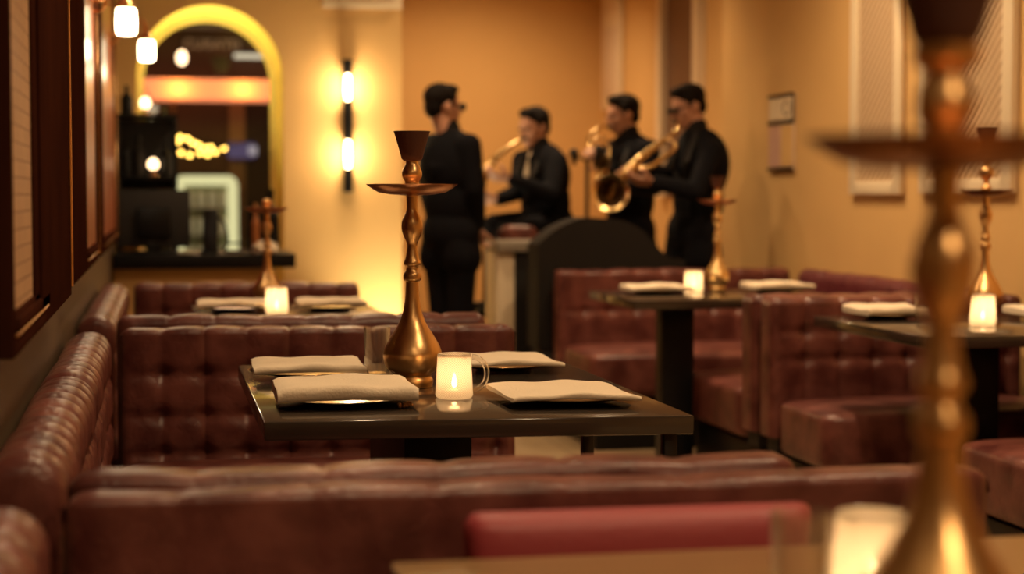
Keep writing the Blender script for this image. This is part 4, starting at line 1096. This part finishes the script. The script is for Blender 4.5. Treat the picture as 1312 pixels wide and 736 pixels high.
horn('brass saxophone half hidden behind the standing singer, played by the seated person', 640, 9.9, 'saxophone',
     [('neck', [(671, 180, -.12, .007), (664, 182, -.14, .009), (655, 188, -.18, .012)]),
      ('body_tube', [(655, 188, -.18, .014), (643, 197, -.22, .018), (630, 209, -.26, .023), (620, 226, -.28, .028), (615, 248, -.26, .032), (608, 262, -.24, .034), (600, 255, -.26, .036)])],
     ((598, 236, -.30), (-.2, -.7, .7), .065, .12), ((674, 178, -.10), (669, 180, -.13)),
     keys=[(650, 192, -.23), (642, 199, -.25), (634, 207, -.28), (627, 217, -.30)])
horn('pale brass curved horn of the person behind, looping before the face', 770, 9.95, 'horn',
     [('neck', [(781, 164, -.06, .006), (770, 163, -.09, .008), (760, 169, -.12, .010), (753, 179, -.14, .012), (754, 190, -.16, .013)]),
      ('body_tube', [(754, 190, -.16, .014), (760, 205, -.20, .018), (770, 225, -.24, .022), (774, 236, -.24, .026), (768, 236, -.26, .030), (765, 228, -.28, .030)]),
      ('loop_tube', [(754, 186, -.16, .008), (762, 178, -.16, .008), (772, 180, -.16, .008), (778, 192, -.18, .008), (776, 208, -.2, .008)])],
     ((767, 210, -.34), (-.2, -.8, .5), .050, .10), ((785, 163, -.04), (779, 164, -.07)))
# microphone stand with two microphones
D = 9.6; s = D/FPX
def place_cam(px, D): a = (px-656)*D/FPX; return Vector((D*math.sin(YAW)+a*math.cos(YAW), D*math.cos(YAW)-a*math.sin(YAW), 0))
t = thing('microphone_stand', 'black microphone stand between the seated player and the horn players', 'microphone stand', place_cam(752, D), -YAW)
zz = lambda py: CAM_H+(250-py)*s
bm = bmesh.new(); tube(bm, [(0, 0, .02), (0, 0, zz(204))], .011, 10); finish(bm, 'pole', M['black'], t)
bm = bmesh.new(); tube(bm, [(-13*s, 0, zz(202)), (0, 0, zz(206)), (14*s, 0, zz(198))], .008, 8); finish(bm, 'cross_bar', M['black'], t)
bm = bmesh.new(); lathe(bm, [(0, 0), (.13, 0), (.13, .012), (.02, .022), (0, .022)], 28); finish(bm, 'base', M['black'], t)
for px, py, lab in ((735, 197, 'black ball-headed microphone on the left end of the stand bar'), (767, 192, 'black ball-headed microphone on the right end of the stand bar')):
    m = thing('microphone', lab, 'microphone', place_cam(px, D)+Vector((0, 0, zz(py))), -YAW)
    bm = bmesh.new(); ball(bm, (0, 0, .0), (.027, .027, .030), 3); finish(bm, 'grille', M['blackm'], m)
    bm = bmesh.new(); capsule(bm, (0, 0, -.022), (.004, .02, -.055), .018, .011); finish(bm, 'handle', M['black'], m)
# bar stool under the seated player
t = thing('bar_stool', 'tall bar stool with reddish leather seat under the seated saxophonist', 'stool', P2.location+Matrix.Rotation(-YAW, 3, 'Z') @ Vector((.01, .05, 0)), -YAW)
zs = .845
bm = bmesh.new(); lathe(bm, smooth_prof([(0, zs-.06), (.17, zs-.06), (.20, zs-.045), (.205, zs-.02), (.18, zs), (0, zs+.004)], 3), 40); finish(bm, 'seat', M['leather'], t)
for k in range(4):
    a = PI/4+k*PI/2; bm = bmesh.new(); tube(bm, [(.12*math.cos(a), .12*math.sin(a), zs-.062), (.20*math.cos(a), .20*math.sin(a), 0)], .013, 8); finish(bm, 'leg', M['black'], t)
bm = bmesh.new(); tube(bm, [(.165*math.cos(2*PI*k/28), .165*math.sin(2*PI*k/28), .40) for k in range(29)], .009, 8); finish(bm, 'foot_ring', M['black'], t)
# pinkish leather armchair back between console and piano
t = thing('leather_armchair', 'pinkish leather chair back rising beside the black piano', 'chair', place_cam(664, 9.33), -YAW)
bm = bmesh.new(); lathe(bm, smooth_prof([(0, .0), (.10, 0), (.10, .02), (.02, .04), (.018, .44)], 2), 24); finish(bm, 'pedestal', M['black'], t)
cushion('seat', t, M['leather'], -.13, .13, -.12, .06, .44, .54)
padded_back('backrest', t, .22, .50, .06, M['leather'], seam=.5, rows=(), groove=.001, pit=0, z0=.50, loc=(-.11, .02, 0), roll=.03, er=.06)
